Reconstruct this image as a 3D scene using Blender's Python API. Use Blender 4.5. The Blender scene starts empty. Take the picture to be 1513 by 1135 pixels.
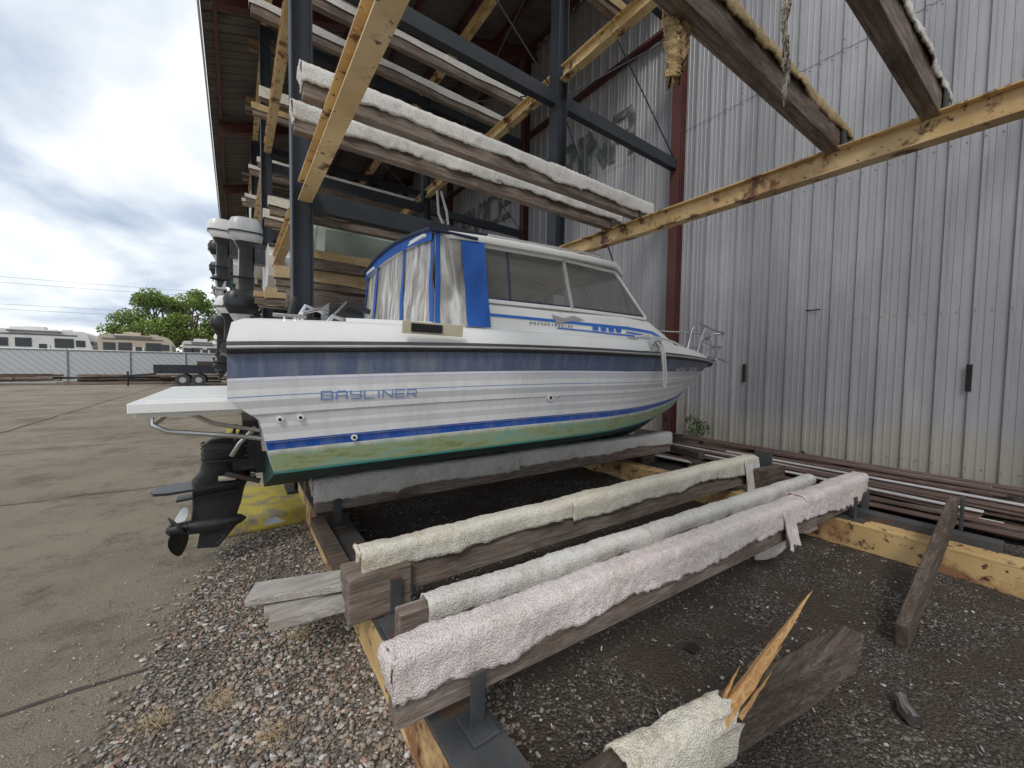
import bpy, math, random
from mathutils import Vector, Matrix, noise as mn
random.seed(7)
R=math.radians
scene=bpy.context.scene
COL=scene.collection

# ---------------------------------------------------------------- materials
def newmat(name):
    m=bpy.data.materials.new(name); m.use_nodes=True
    nt=m.node_tree; b=nt.nodes['Principled BSDF']
    return m,nt,b
def c4(c): return (c[0],c[1],c[2],1)
def ramp(nt,stops,interp='LINEAR'):
    r=nt.nodes.new('ShaderNodeValToRGB'); r.color_ramp.interpolation=interp
    e=r.color_ramp.elements
    while len(e)<len(stops): e.new(0.5)
    for i,(p,c) in enumerate(stops):
        e[i].position=p; e[i].color=c4(c)
    return r
def coords(nt,scale=(1,1,1),rot=(0,0,0)):
    t=nt.nodes.new('ShaderNodeTexCoord'); mp=nt.nodes.new('ShaderNodeMapping')
    mp.inputs['Scale'].default_value=scale; mp.inputs['Rotation'].default_value=rot
    nt.links.new(t.outputs['Object'],mp.inputs['Vector']); return mp.outputs['Vector']
def noise(nt,vec,scale,detail=6,rough=.6,dist=0):
    n=nt.nodes.new('ShaderNodeTexNoise'); n.inputs['Scale'].default_value=scale
    n.inputs['Detail'].default_value=detail; n.inputs['Roughness'].default_value=rough
    n.inputs['Distortion'].default_value=dist
    nt.links.new(vec,n.inputs['Vector']); return n.outputs['Fac']
def mix(nt,fac,a,b,mode='MIX'):
    n=nt.nodes.new('ShaderNodeMix'); n.data_type='RGBA'; n.blend_type=mode
    if isinstance(fac,(int,float)): n.inputs[0].default_value=fac
    else: nt.links.new(fac,n.inputs[0])
    for s,i in ((a,6),(b,7)):
        if isinstance(s,tuple): n.inputs[i].default_value=c4(s)
        else: nt.links.new(s,n.inputs[i])
    return n.outputs[2]
def bumpn(nt,b,h,strength,dist=.01):
    n=nt.nodes.new('ShaderNodeBump'); n.inputs['Strength'].default_value=strength
    n.inputs['Distance'].default_value=dist
    nt.links.new(h,n.inputs['Height']); nt.links.new(n.outputs['Normal'],b.inputs['Normal'])
def nmat(name,cols,scale=(1,1,1),ns=4,rough=.7,metal=0,bump=.2,bs=60,bd=.01,spots=None,detail=8,lo=.3,hi=.7,attr=None,spec=None):
    m,nt,b=newmat(name); v=coords(nt,scale)
    n=noise(nt,v,ns,detail)
    k=len(cols); st=[(lo+(hi-lo)*i/max(1,k-1),c) for i,c in enumerate(cols)]
    r=ramp(nt,st); nt.links.new(n,r.inputs[0]); col=r.outputs[0]
    if attr:
        a=nt.nodes.new('ShaderNodeAttribute'); a.attribute_name=attr
        col=mix(nt,1.0,col,a.outputs['Color'],'MULTIPLY')
    if spots:
        for (sc,th,w,c) in spots:
            n2=noise(nt,v,sc,8,.65); r2=ramp(nt,[(th,(0,0,0)),(th+w,(1,1,1))]); nt.links.new(n2,r2.inputs[0])
            col=mix(nt,r2.outputs[0],col,c)
    nt.links.new(col,b.inputs['Base Color'])
    b.inputs['Roughness'].default_value=rough; b.inputs['Metallic'].default_value=metal
    if spec is not None: b.inputs['Specular IOR Level'].default_value=spec
    if bump:
        bumpn(nt,b,noise(nt,v,bs,5,.6),bump,bd)
    return m

def woodmat(name,cols,stain):
    m,nt,b=newmat(name); v=coords(nt,(1.0,16,16)); vf=coords(nt,(3,90,90))
    n=noise(nt,v,2.4,8,.65,.4); r=ramp(nt,[(.3,cols[0]),(.5,cols[1]),(.7,cols[2])]); nt.links.new(n,r.inputs[0])
    f=noise(nt,vf,2,5,.7); rf=ramp(nt,[(.35,(.42,.40,.38)),(.6,(1.1,1.1,1.1))]); nt.links.new(f,rf.inputs[0])
    c=mix(nt,.85,r.outputs[0],rf.outputs[0],'MULTIPLY')
    s=noise(nt,coords(nt,(1,2.5,2.5)),1.3,7,.7); rs=ramp(nt,[(.50,(0,0,0)),(.66,(.8,.8,.8))]); nt.links.new(s,rs.inputs[0])
    c=mix(nt,rs.outputs[0],c,stain)
    nt.links.new(c,b.inputs['Base Color']); b.inputs['Roughness'].default_value=.88; b.inputs['Specular IOR Level'].default_value=.2
    bumpn(nt,b,f,.6,.006); return m
WOOD=woodmat('weathered_wood',[(.15,.11,.085),(.25,.20,.165),(.38,.33,.29)],(.09,.067,.052))
WOODL=woodmat('grey_board_wood',[(.32,.29,.26),(.47,.44,.41),(.6,.57,.53)],(.32,.28,.24))
WOODD=woodmat('dark_wood',[(.07,.052,.04),(.13,.10,.08),(.22,.18,.15)],(.045,.036,.03))
SPLINT=nmat('fresh_split_wood',[(.42,.19,.06),(.66,.36,.14),(.76,.5,.26)],(3,40,26),3,.7,bump=.8,bs=10)
YEL=nmat('yellow_painted_steel',[(.53,.35,.16),(.65,.47,.23),(.72,.55,.31)],(1,1,1),2.0,.55,bump=.15,bs=30,spots=[(1.3,.54,.12,(.44,.27,.12)),(3.5,.56,.06,(.16,.07,.035)),(16,.60,.05,(.08,.035,.02))])
YELR=nmat('rusty_yellow_steel',[(.52,.34,.14),(.66,.47,.22)],(1,1,1),2.5,.65,bump=.3,bs=30,spots=[(3,.50,.1,(.27,.13,.06)),(12,.57,.05,(.08,.035,.02))])
BLK=nmat('black_steel',[(.014,.018,.024),(.03,.037,.047)],(1,1,1),3,.5,bump=.1,spots=[(5,.66,.06,(.1,.05,.03))])
DSTEEL=nmat('bare_dark_steel',[(.045,.05,.055),(.10,.10,.10)],(1,1,1),6,.5,bump=.25,bs=30,metal=.2,spots=[(5,.54,.1,(.14,.065,.03))])
REDST=nmat('red_oxide_steel',[(.075,.027,.024),(.125,.042,.036)],(1,1,1),2,.6,bump=.1)
def carpetmat(name,cols,dirt):
    m,nt,b=newmat(name); v=coords(nt)
    n=noise(nt,v,3,6); r=ramp(nt,[(.3,cols[0]),(.7,cols[1])]); nt.links.new(n,r.inputs[0])
    n2=noise(nt,v,4.5,9,.78); r2=ramp(nt,[(.50,(0,0,0)),(.72,(.8,.8,.8))]); nt.links.new(n2,r2.inputs[0])
    c=mix(nt,r2.outputs[0],r.outputs[0],dirt)
    vo=nt.nodes.new('ShaderNodeTexVoronoi'); vo.inputs['Scale'].default_value=140; nt.links.new(v,vo.inputs['Vector'])
    rv_=ramp(nt,[(.2,(1.08,1.08,1.08)),(.7,(.62,.60,.58))]); nt.links.new(vo.outputs['Distance'],rv_.inputs[0])
    c=mix(nt,.6,c,rv_.outputs[0],'MULTIPLY')
    f=noise(nt,v,60,5,.8); rf=ramp(nt,[(.32,(.68,.68,.68)),(.52,(1.08,1.08,1.08))]); nt.links.new(f,rf.inputs[0])
    c=mix(nt,.7,c,rf.outputs[0],'MULTIPLY')
    nt.links.new(c,b.inputs['Base Color']); b.inputs['Roughness'].default_value=1
    b.inputs['Specular IOR Level'].default_value=.03
    inv=nt.nodes.new('ShaderNodeMath'); inv.operation='SUBTRACT'; nt.links.new(f,inv.inputs[0]); nt.links.new(vo.outputs['Distance'],inv.inputs[1])
    bumpn(nt,b,inv.outputs[0],.8,.006)
    return m
CPINK=carpetmat('pink_beige_carpet',[(.76,.665,.64),(.86,.785,.76)],(.62,.54,.49))
CGREY=carpetmat('grey_cream_carpet',[(.74,.715,.67),(.84,.825,.785)],(.54,.48,.38))
CCREAM=carpetmat('dirty_cream_carpet',[(.72,.67,.55),(.83,.795,.70)],(.50,.41,.27))
CTAN=carpetmat('tan_carpet',[(.54,.39,.20),(.68,.53,.33)],(.32,.22,.11))

WHITE=nmat('gelcoat_white',[(.72,.72,.70),(.80,.80,.79)],(1,1,1),2.2,.28,bump=.02,bs=20,spots=[(6,.62,.14,(.58,.56,.51)),(18,.68,.05,(.42,.38,.3))])
BLUEC=nmat('blue_canvas',[(.012,.08,.34),(.02,.12,.46)],(1,1,1),5,.75,bump=.4,bs=12,bd=.02)
NAVY=nmat('navy_trim',[(.012,.02,.05),(.02,.035,.09)],ns=5,rough=.6,bump=0)
BLUES=nmat('blue_stripe',[(.02,.12,.50),(.03,.17,.60)],ns=4,rough=.35,bump=0)
CHROME=nmat('stainless',[(.55,.55,.55),(.7,.7,.7)],ns=8,rough=.25,metal=1,bump=0)
ALU=nmat('aluminium_frame',[(.45,.46,.47),(.6,.6,.6)],ns=8,rough=.4,metal=.7,bump=0)
RUBBER=nmat('rub_rail_rubber',[(.03,.032,.035),(.07,.07,.07)],ns=25,rough=.6,bump=.3)
BLKPL=nmat('black_drive_paint',[(.010,.011,.012),(.03,.032,.035)],ns=6,rough=.35,bump=.15,bs=15,spots=[(7,.62,.08,(.10,.10,.10))])
INTER=nmat('dark_interior',[(.07,.06,.055),(.13,.12,.11)],ns=3,rough=.9,bump=0)
CREAMP=nmat('cream_plastic',[(.5,.45,.33),(.6,.55,.42)],ns=6,rough=.5,bump=0)
ROPE=nmat('rope_fibre',[(.5,.5,.48),(.72,.72,.7)],(1,1,1),90,.9,bump=.8,bs=120)
SILVER=nmat('outboard_silver',[(.42,.43,.44),(.55,.56,.57)],ns=4,rough=.35,bump=0)
CONCY=nmat('yellow_painted_concrete',[(.36,.29,.05),(.50,.41,.07)],ns=4,rough=.9,bump=.5,bs=30,spots=[(6,.50,.12,(.24,.21,.15)),(3,.60,.05,(.15,.14,.11))])

GLASS,nt,b=newmat('tinted_glass')
b.inputs['Base Color'].default_value=(.17,.17,.16,1); b.inputs['Roughness'].default_value=.06
b.inputs['Alpha'].default_value=.6; b.inputs['Specular IOR Level'].default_value=.8
PLAST,nt,b=newmat('clear_vinyl'); v=coords(nt,(4,4,.8))
n=noise(nt,v,3,5,.5,.8); r=ramp(nt,[(.33,(.28,.26,.23)),(.48,(.48,.46,.43)),(.6,(.70,.69,.67)),(.68,(.88,.88,.88))]); nt.links.new(n,r.inputs[0])
nt.links.new(r.outputs[0],b.inputs['Base Color']); b.inputs['Roughness'].default_value=.12; b.inputs['Alpha'].default_value=.78
bumpn(nt,b,n,.8,.04)

HULL,nt,b=newmat('striped_shaded_hull_gelcoat')
uv=nt.nodes.new('ShaderNodeUVMap'); uv.uv_map='UVMap'
sep=nt.nodes.new('ShaderNodeSeparateXYZ'); nt.links.new(uv.outputs[0],sep.inputs[0])
W=(.80,.80,.80); G1=(.54,.54,.56); G2=(.64,.64,.66); SL=(.085,.115,.20); BB=(.015,.10,.46)  # grey bands paint in the shading of the stepped hull side
r=ramp(nt,[(0,W),(.205,BB),(.268,W),(.277,BB),(.289,W),(.345,G2),(.40,W),(.43,G2),(.50,(.74,.74,.75)),(.55,G1),(.605,W),(.63,(.16,.28,.52)),(.637,W),(.69,G2),(.745,(.56,.56,.68)),(.755,(.76,.76,.82)),(.775,SL)],'CONSTANT')
nt.links.new(sep.outputs[1],r.inputs[0])
st=noise(nt,coords(nt,(2.5,2.5,.3)),4,9,.75); rs=ramp(nt,[(.46,(0,0,0)),(.8,(.5,.5,.5))]); nt.links.new(st,rs.inputs[0])
col=mix(nt,rs.outputs[0],r.outputs[0],(.44,.42,.37))
mth=nt.nodes.new('ShaderNodeMath'); mth.operation='MULTIPLY_ADD'
an=noise(nt,coords(nt,(3,3,1.2)),4,8,.7); nt.links.new(an,mth.inputs[0]); mth.inputs[1].default_value=.09
nt.links.new(sep.outputs[1],mth.inputs[2])
ra=ramp(nt,[(.205,(.96,.96,.96)),(.258,(0,0,0))]); nt.links.new(mth.outputs[0],ra.inputs[0])
algn=noise(nt,coords(nt,(1.6,1.6,9)),2.0,10,.8)
rg=ramp(nt,[(.30,(.10,.30,.25)),(.43,(.24,.40,.31)),(.52,(.32,.38,.18)),(.61,(.17,.22,.065)),(.74,(.38,.50,.40))]); nt.links.new(algn,rg.inputs[0])
col=mix(nt,ra.outputs[0],col,rg.outputs[0])
rl=ramp(nt,[(.012,(1,1,1)),(.03,(0,0,0))]); nt.links.new(sep.outputs[1],rl.inputs[0]); col=mix(nt,rl.outputs[0],col,(.05,.24,.21))
nt.links.new(col,b.inputs['Base Color']); b.inputs['Roughness'].default_value=.36
HBOT=nmat('teal_bottom_paint',[(.006,.03,.032),(.014,.065,.06),(.08,.17,.14)],(1,1,1),3,.6,bump=.2,bs=25,lo=.35,hi=.85)

LOT,nt,b=newmat('worn_concrete_asphalt'); v=coords(nt)
n=noise(nt,v,.28,9,.7); r=ramp(nt,[(.3,(.24,.205,.16)),(.48,(.33,.285,.222)),(.7,(.39,.345,.27))]); nt.links.new(n,r.inputs[0])
n2=noise(nt,v,150,4,.85); r2=ramp(nt,[(.36,(.25,.25,.25)),(.5,(.9,.9,.9)),(.66,(1.55,1.52,1.45))]); nt.links.new(n2,r2.inputs[0])
col=mix(nt,.95,r.outputs[0],r2.outputs[0],'MULTIPLY')
n3=noise(nt,v,.9,14,.9); r3=ramp(nt,[(.49,(0,0,0)),(.58,(.8,.8,.8))]); nt.links.new(n3,r3.inputs[0])
col=mix(nt,r3.outputs[0],col,mix(nt,.6,(.15,.132,.105),r2.outputs[0],'MULTIPLY'))
n5=noise(nt,v,3.5,5,.6); r5=ramp(nt,[(.66,(0,0,0)),(.72,(.7,.7,.7))]); nt.links.new(n5,r5.inputs[0]); col=mix(nt,r5.outputs[0],col,(.085,.077,.066))
n4=noise(nt,v,50,3,.8); r4=ramp(nt,[(.64,(0,0,0)),(.70,(1,1,1))]); nt.links.new(n4,r4.inputs[0])
col=mix(nt,r4.outputs[0],col,(.42,.38,.32))
nt.links.new(col,b.inputs['Base Color']); b.inputs['Roughness'].default_value=.92; b.inputs['Specular IOR Level'].default_value=.15; bumpn(nt,b,n2,.9,.008)
SEAL=nmat('joint_sealant',[(.045,.04,.035),(.10,.085,.07)],ns=12,rough=.9,bump=.4)

def gravelmat(name,stops,sc,dark,soil):
    m,nt,b=newmat(name); v=coords(nt)
    dn=nt.nodes.new('ShaderNodeTexNoise'); dn.inputs['Scale'].default_value=sc*.6; nt.links.new(v,dn.inputs['Vector'])
    ml=nt.nodes.new('ShaderNodeVectorMath'); ml.operation='MULTIPLY_ADD'; nt.links.new(dn.outputs['Color'],ml.inputs[0])
    ml.inputs[1].default_value=(.012,.012,.012); nt.links.new(v,ml.inputs[2])
    vo=nt.nodes.new('ShaderNodeTexVoronoi'); vo.inputs['Scale'].default_value=sc; nt.links.new(ml.outputs[0],vo.inputs['Vector'])
    r=ramp(nt,stops)
    s=nt.nodes.new('ShaderNodeSeparateXYZ'); nt.links.new(vo.outputs['Color'],s.inputs[0]); nt.links.new(s.outputs[0],r.inputs[0])
    rd=ramp(nt,[(.3,(1,1,1)),(.75,(.3,.3,.3))]); nt.links.new(vo.outputs['Distance'],rd.inputs[0])
    c=mix(nt,1.0,r.outputs[0],rd.outputs[0],'MULTIPLY')
    ns=noise(nt,v,1.6,9,.75); rn=ramp(nt,[(soil-.08,(0,0,0)),(soil+.08,(1,1,1))]); nt.links.new(ns,rn.inputs[0])
    fn=noise(nt,v,60,5,.8); rf=ramp(nt,[(.3,dark),(.7,tuple(x*2.6 for x in dark))]); nt.links.new(fn,rf.inputs[0])
    c=mix(nt,rn.outputs[0],rf.outputs[0],c)
    nt.links.new(c,b.inputs['Base Color']); b.inputs['Roughness'].default_value=.95; b.inputs['Specular IOR Level'].default_value=.15
    inv=nt.nodes.new('ShaderNodeMath'); inv.operation='SUBTRACT'; inv.inputs[0].default_value=1; nt.links.new(vo.outputs['Distance'],inv.inputs[1])
    bumpn(nt,b,inv.outputs[0],.9,.012)
    return m
GRAV=gravelmat('gravel_bed',[(0,(.12,.10,.085)),(.3,(.21,.18,.15)),(.6,(.30,.26,.215)),(1,(.40,.36,.32))],75,(.11,.09,.068),.42)
SOIL=gravelmat('dark_soil_with_stones',[(0,(.06,.05,.042)),(.5,(.13,.112,.094)),(.8,(.22,.19,.165)),(1,(.45,.42,.38))],85,(.045,.036,.029),.52)
STONE=nmat('stones',[(.75,.75,.75),(1,1,1)],ns=40,rough=.85,bump=.3,bs=90,attr='Col')
LEAF=nmat('foliage',[(.6,.6,.6),(1,1,1)],ns=1,rough=.7,bump=0,attr='Col')
BARK=nmat('bark',[(.08,.06,.045),(.15,.12,.09)],ns=6,rough=.9)

CWALL,nt,b=newmat('galvanised_siding')
n=noise(nt,coords(nt,(1,1,.25)),1.3,8,.7); r=ramp(nt,[(.3,(.35,.35,.37)),(.55,(.44,.44,.46)),(.72,(.53,.53,.54))]); nt.links.new(n,r.inputs[0])
n2=noise(nt,coords(nt,(1,9,.35)),2.2,8,.7); r2=ramp(nt,[(.54,(0,0,0)),(.76,(.6,.6,.6))]); nt.links.new(n2,r2.inputs[0])
col=mix(nt,r2.outputs[0],r.outputs[0],(.27,.265,.26))
tc=nt.nodes.new('ShaderNodeTexCoord'); sz=nt.nodes.new('ShaderNodeSeparateXYZ'); nt.links.new(tc.outputs['Object'],sz.inputs[0])
sn=nt.nodes.new('ShaderNodeMath'); sn.operation='SNAP'; sn.inputs[1].default_value=.915; nt.links.new(sz.outputs[1],sn.inputs[0])
wn=nt.nodes.new('ShaderNodeTexWhiteNoise'); wn.noise_dimensions='1D'; nt.links.new(sn.outputs[0],wn.inputs['W'])
rw=ramp(nt,[(0,(.88,.88,.88)),(1,(1.04,1.04,1.05))]); nt.links.new(wn.outputs['Value'],rw.inputs[0]); col=mix(nt,1.0,col,rw.outputs[0],'MULTIPLY')
ad=nt.nodes.new('ShaderNodeMath'); ad.operation='MULTIPLY_ADD'; nt.links.new(n,ad.inputs[0]); ad.inputs[1].default_value=-.9; nt.links.new(sz.outputs[2],ad.inputs[2])
rz_=ramp(nt,[(.0,(.9,.9,.9)),(.40,(0,0,0))]); nt.links.new(ad.outputs[0],rz_.inputs[0])
col=mix(nt,rz_.outputs[0],col,(.46,.43,.37))
nt.links.new(col,b.inputs['Base Color']); b.inputs['Roughness'].default_value=.42; b.inputs['Metallic'].default_value=.2
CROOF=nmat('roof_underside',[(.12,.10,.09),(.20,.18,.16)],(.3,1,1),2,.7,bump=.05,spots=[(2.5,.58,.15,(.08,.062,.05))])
LETT=nmat('faded_lettering',[(.09,.11,.10),(.15,.17,.16),(.36,.36,.38)],(1,1,1),3.5,.6,bump=0,lo=.42,hi=.66)
SCREW=nmat('screws',[(.14,.12,.1),(.26,.23,.2)],ns=5,rough=.6,bump=0)
SLOT=nmat('dark_slot',[(.01,.01,.01),(.02,.02,.02)],ns=5,rough=.8,bump=0)
TRIMW=nmat('white_trim',[(.55,.55,.53),(.7,.7,.68)],ns=3,rough=.5,bump=0)
SIDB=nmat('brown_siding',[(.10,.058,.045),(.17,.105,.085)],ns=3,rough=.6,bump=.1,spots=[(5,.55,.15,(.2,.165,.14))])
FENCE,nt,b=newmat('fence_slats'); v=coords(nt)
wv=nt.nodes.new('ShaderNodeTexWave'); wv.inputs['Scale'].default_value=1.6; wv.inputs['Distortion'].default_value=.3; wv.bands_direction='DIAGONAL'; nt.links.new(v,wv.inputs['Vector'])
r=ramp(nt,[(.3,(.42,.44,.45)),(.6,(.50,.52,.53))]); nt.links.new(wv.outputs['Fac'],r.inputs[0]); nt.links.new(r.outputs[0],b.inputs['Base Color']); b.inputs['Roughness'].default_value=.7

# ---------------------------------------------------------------- mesh builder
def empty(name,parent=None):
    o=bpy.data.objects.new(name,None); COL.objects.link(o); o.parent=parent; return o
class M:
    def __init__(s): s.v=[];s.f=[];s.m=[];s.uv=None;s.col=None
    def add(s,vs,fs,m=0):
        o=len(s.v); s.v+= [tuple(p) for p in vs]
        for f in fs: s.f.append(tuple(i+o for i in f)); s.m.append(m)
    def box(s,c,d,m=0,rot=None):
        c=Vector(c); hx,hy,hz=d[0]/2,d[1]/2,d[2]/2
        P=[Vector((x,y,z)) for x in(-hx,hx) for y in(-hy,hy) for z in(-hz,hz)]
        if rot: 
            e=Matrix.Rotation(rot[2],3,'Z')@Matrix.Rotation(rot[1],3,'Y')@Matrix.Rotation(rot[0],3,'X')
            P=[e@p for p in P]
        s.add([c+p for p in P],[(0,1,3,2),(4,6,7,5),(0,4,5,1),(2,3,7,6),(0,2,6,4),(1,5,7,3)],m)
    def beam(s,a,b,w,h,m=0,n=1):
        a=Vector(a);b=Vector(b);d=(b-a).normalized()
        up=Vector((0,0,1)) if abs(d.z)<.95 else Vector((1,0,0))
        r=d.cross(up).normalized(); u=r.cross(d).normalized()
        vs=[]
        for i in range(n+1):
            p=a.lerp(b,i/n)
            for (i1,j) in((-1,-1),(1,-1),(1,1),(-1,1)): vs.append(p+r*w/2*i1+u*h/2*j)
        fs=[(0,1,2,3),tuple(n*4+k for k in(3,2,1,0))]
        for i in range(n):
            for k in range(4):
                k2=(k+1)%4; fs.append((i*4+k2,i*4+k,i*4+4+k,i*4+4+k2))
        s.add(vs,fs,m)
    def ibeam(s,a,b,w,h,m=0,t=.014):
        a=Vector(a);b=Vector(b);z=Vector((0,0,h/2-t/2))
        s.beam(a+z,b+z,w,t,m); s.beam(a-z,b-z,w,t,m); s.beam(a,b,t,h-2*t-.001,m)
    def tube(s,pts,r,m=0,n=8,cap=True):
        pts=[Vector(p) for p in pts]; vs=[];fs=[];k=len(pts)
        pr=None
        for i,p in enumerate(pts):
            d=(pts[min(i+1,k-1)]-pts[max(i-1,0)]).normalized()
            if pr is None:
                up=Vector((0,0,1)) if abs(d.z)<.9 else Vector((1,0,0)); pr=d.cross(up).normalized()
            pr=(pr-d*pr.dot(d)).normalized(); q=d.cross(pr)
            rr=r[i] if isinstance(r,(list,tuple)) else r
            for j in range(n):
                a=2*math.pi*j/n; vs.append(p+pr*math.cos(a)*rr+q*math.sin(a)*rr)
        for i in range(k-1):
            for j in range(n):
                j2=(j+1)%n; fs.append((i*n+j,i*n+j2,(i+1)*n+j2,(i+1)*n+j))
        if cap: fs.append(tuple(range(n-1,-1,-1))); fs.append(tuple((k-1)*n+j for j in range(n)))
        s.add(vs,fs,m)
    def grid(s,rows,m=0,closed=False):
        vs=[p for r in rows for p in r]; n=len(rows[0]); fs=[]
        for i in range(len(rows)-1):
            for j in range(n if closed else n-1):
                j2=(j+1)%n; fs.append((i*n+j,i*n+j2,(i+1)*n+j2,(i+1)*n+j))
        s.add(vs,fs,m)
    def build(s,name,mats,parent=None,smooth=False,bevel=0,recalc=True,ang=40):
        me=bpy.data.meshes.new(name); me.from_pydata(s.v,[],s.f); me.update()
        for mt in mats: me.materials.append(mt)
        me.polygons.foreach_set('material_index',s.m)
        if s.col:
            ca=me.color_attributes.new('Col','FLOAT_COLOR','POINT')
            fl=[]
            for c in s.col: fl+= [c[0],c[1],c[2],1]
            ca.data.foreach_set('color',fl)
        if s.uv:
            ul=me.uv_layers.new(name='UVMap')
            for l in me.loops: ul.data[l.index].uv=s.uv[l.vertex_index]
        if recalc:
            import bmesh
            bm=bmesh.new(); bm.from_mesh(me); bmesh.ops.recalc_face_normals(bm,faces=bm.faces); bm.to_mesh(me); bm.free()
        if smooth:
            me.polygons.foreach_set('use_smooth',[True]*len(me.polygons))
            try: me.set_sharp_from_angle(angle=R(ang))
            except Exception: pass
        o=bpy.data.objects.new(name,me); COL.objects.link(o); o.parent=parent
        if bevel:
            bv=o.modifiers.new('bevel','BEVEL'); bv.width=bevel; bv.segments=2; bv.limit_method='ANGLE'
        return o
def lerp(a,b,t): return a+(b-a)*t
def interp(x,tab):
    if x<=tab[0][0]: return tab[0][1]
    for (a,va),(b2,vb) in zip(tab,tab[1:]):
        if x<=b2: return lerp(va,vb,(x-a)/(b2-a))
    return tab[-1][1]

# ---------------------------------------------------------------- camera
cam=bpy.data.cameras.new('camera'); co=bpy.data.objects.new('camera',cam); COL.objects.link(co); scene.camera=co
cam.sensor_width=36; cam.lens=13.68; cam.clip_end=2000; cam.clip_start=.05
yaw,pit,rol=R(35.5),R(-2.4),R(.9)
F=Vector((math.sin(yaw)*math.cos(pit),math.cos(yaw)*math.cos(pit),math.sin(pit)))
Rt=Vector((math.cos(yaw),-math.sin(yaw),0)); U=Rt.cross(F)
R2=Rt*math.cos(rol)+U*math.sin(rol); U2=U*math.cos(rol)-Rt*math.sin(rol)
mw=Matrix((R2,U2,-F)).transposed().to_4x4(); mw.translation=Vector((0,0,1.5)); co.matrix_world=mw

# ---------------------------------------------------------------- world + sun
w=bpy.data.worlds.new('World'); scene.world=w; w.use_nodes=True; nt=w.node_tree
bg=nt.nodes['Background']
sky=nt.nodes.new('ShaderNodeTexSky'); sky.sky_type='NISHITA'; sky.sun_disc=False
sky.sun_elevation=R(45); sky.sun_rotation=R(225)
tc=nt.nodes.new('ShaderNodeTexCoord'); sp=nt.nodes.new('ShaderNodeSeparateXYZ'); nt.links.new(tc.outputs['Generated'],sp.inputs[0])
az=nt.nodes.new('ShaderNodeMath'); az.operation='ADD'; az.inputs[1].default_value=.30; nt.links.new(sp.outputs[2],az.inputs[0])
mx=nt.nodes.new('ShaderNodeMath'); mx.operation='MAXIMUM'; mx.inputs[1].default_value=.12; nt.links.new(az.outputs[0],mx.inputs[0])
cb=nt.nodes.new('ShaderNodeCombineXYZ')
for i in (0,1):
    d=nt.nodes.new('ShaderNodeMath'); d.operation='DIVIDE'; nt.links.new(sp.outputs[i],d.inputs[0]); nt.links.new(mx.outputs[0],d.inputs[1]); nt.links.new(d.outputs[0],cb.inputs[i])
n=noise(nt,cb.outputs[0],1.35,8,.5,.25)
r=ramp(nt,[(.37,(3.8,4.7,6.0)),(.44,(5.8,6.6,7.8)),(.50,(8.2,8.8,9.4)),(.57,(10.8,10.8,10.8))]); nt.links.new(n,r.inputs[0])
cm=mix(nt,.9,sky.outputs[0],r.outputs[0])
nt.links.new(cm,bg.inputs['Color']); bg.inputs['Strength'].default_value=.113
sl=bpy.data.lights.new('sun','SUN'); sl.energy=1.45; sl.angle=R(14); sl.color=(1,.96,.9)
so=bpy.data.objects.new('sun',sl); COL.objects.link(so)
sd=Vector((-.6,-.6,.85)).normalized(); so.rotation_mode='QUATERNION'; so.rotation_quaternion=sd.to_track_quat('Z','Y')
scene.view_settings.view_transform='Standard'; scene.view_settings.look='None'; scene.view_settings.exposure=0

# ---------------------------------------------------------------- ground
g=M(); g.add([(-400,-300,0),(400,-300,0),(400,700,0),(-400,700,0)],[(0,1,2,3)]); g.build('ground',[LOT])
def edge(y):
    return interp(y,[(-6,-1.2),(0,-.75),(2,-.45),(3.3,-.22),(3.9,.0),(4.2,.35),(4.7,.5),(9,.45),(45,.45)])+.07*mn.noise(Vector((0,y*2.3,3)))+.04*mn.noise(Vector((5,y*7,3)))
g=M(); ys=[-6+i*.08 for i in range(int(51/.08))]
g.grid([[(edge(y),y,.004),(.9,y,.004)] for y in ys]); g.build('gravel_strip',[GRAV])
def soilz(x,y):
    k=min(1,max(0,(x-1.5)/2.5)); e=min(1,max(0,(x-.75)/.3))
    return .010+e*(.055*k*k*(3-2*k)+.035*max(0,mn.noise(Vector((x*3,y*3,1))))+.012*(mn.noise(Vector((x*11,y*11,2)))+.5))
g=M(); rows=[]
for j in range(300):
    y=-3+j*.045 if j<180 else 5.1+(j-180)*.34
    rows.append([(.72+i*7.28/120+(.05*mn.noise(Vector((1,y*3,0))) if i==0 else 0),y,soilz(.72+i*7.28/120,y)) for i in range(121)])
g.grid(rows); g.build('soil_ground',[SOIL],smooth=True)
g=M()
for y in (2.52,6.2,9.9,13.6,17.3,21,24.7,28.4):
    rows=[]; x1=edge(y)-.01
    for i in range(160):
        x=x1-i*.13; yy=y+.04*mn.noise(Vector((x*2.5,y,0)))+(x-x1)*(-.02); wd=max(.003,.009+.014*mn.noise(Vector((x*6,y,9))))
        rows.append([(x,yy-wd,.004),(x,yy+wd,.004)])
    g.grid(rows)
for x in (-3.9,-8.2,-12.5):
    rows=[]
    for i in range(200):
        y=-2+i*.2; xx=x+.04*mn.noise(Vector((x,y*1.5,0))); rows.append([(xx-.013,y,.008),(xx+.013,y,.008)])
    g.grid(rows)
g.build('pavement_joints',[SEAL])
import bmesh
bm=bmesh.new(); bmesh.ops.create_icosphere(bm,subdivisions=1,radius=1); icov=[v.co.copy() for v in bm.verts]; icof=[tuple(v.index for v in f.verts) for f in bm.faces]; bm.free()
pal=[(.42,.37,.31),(.33,.28,.22),(.26,.21,.17),(.50,.46,.40),(.40,.29,.22),(.22,.21,.2),(.44,.35,.26),(.32,.29,.27),(.62,.59,.55),(.16,.14,.12),(.36,.24,.18)]
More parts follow.
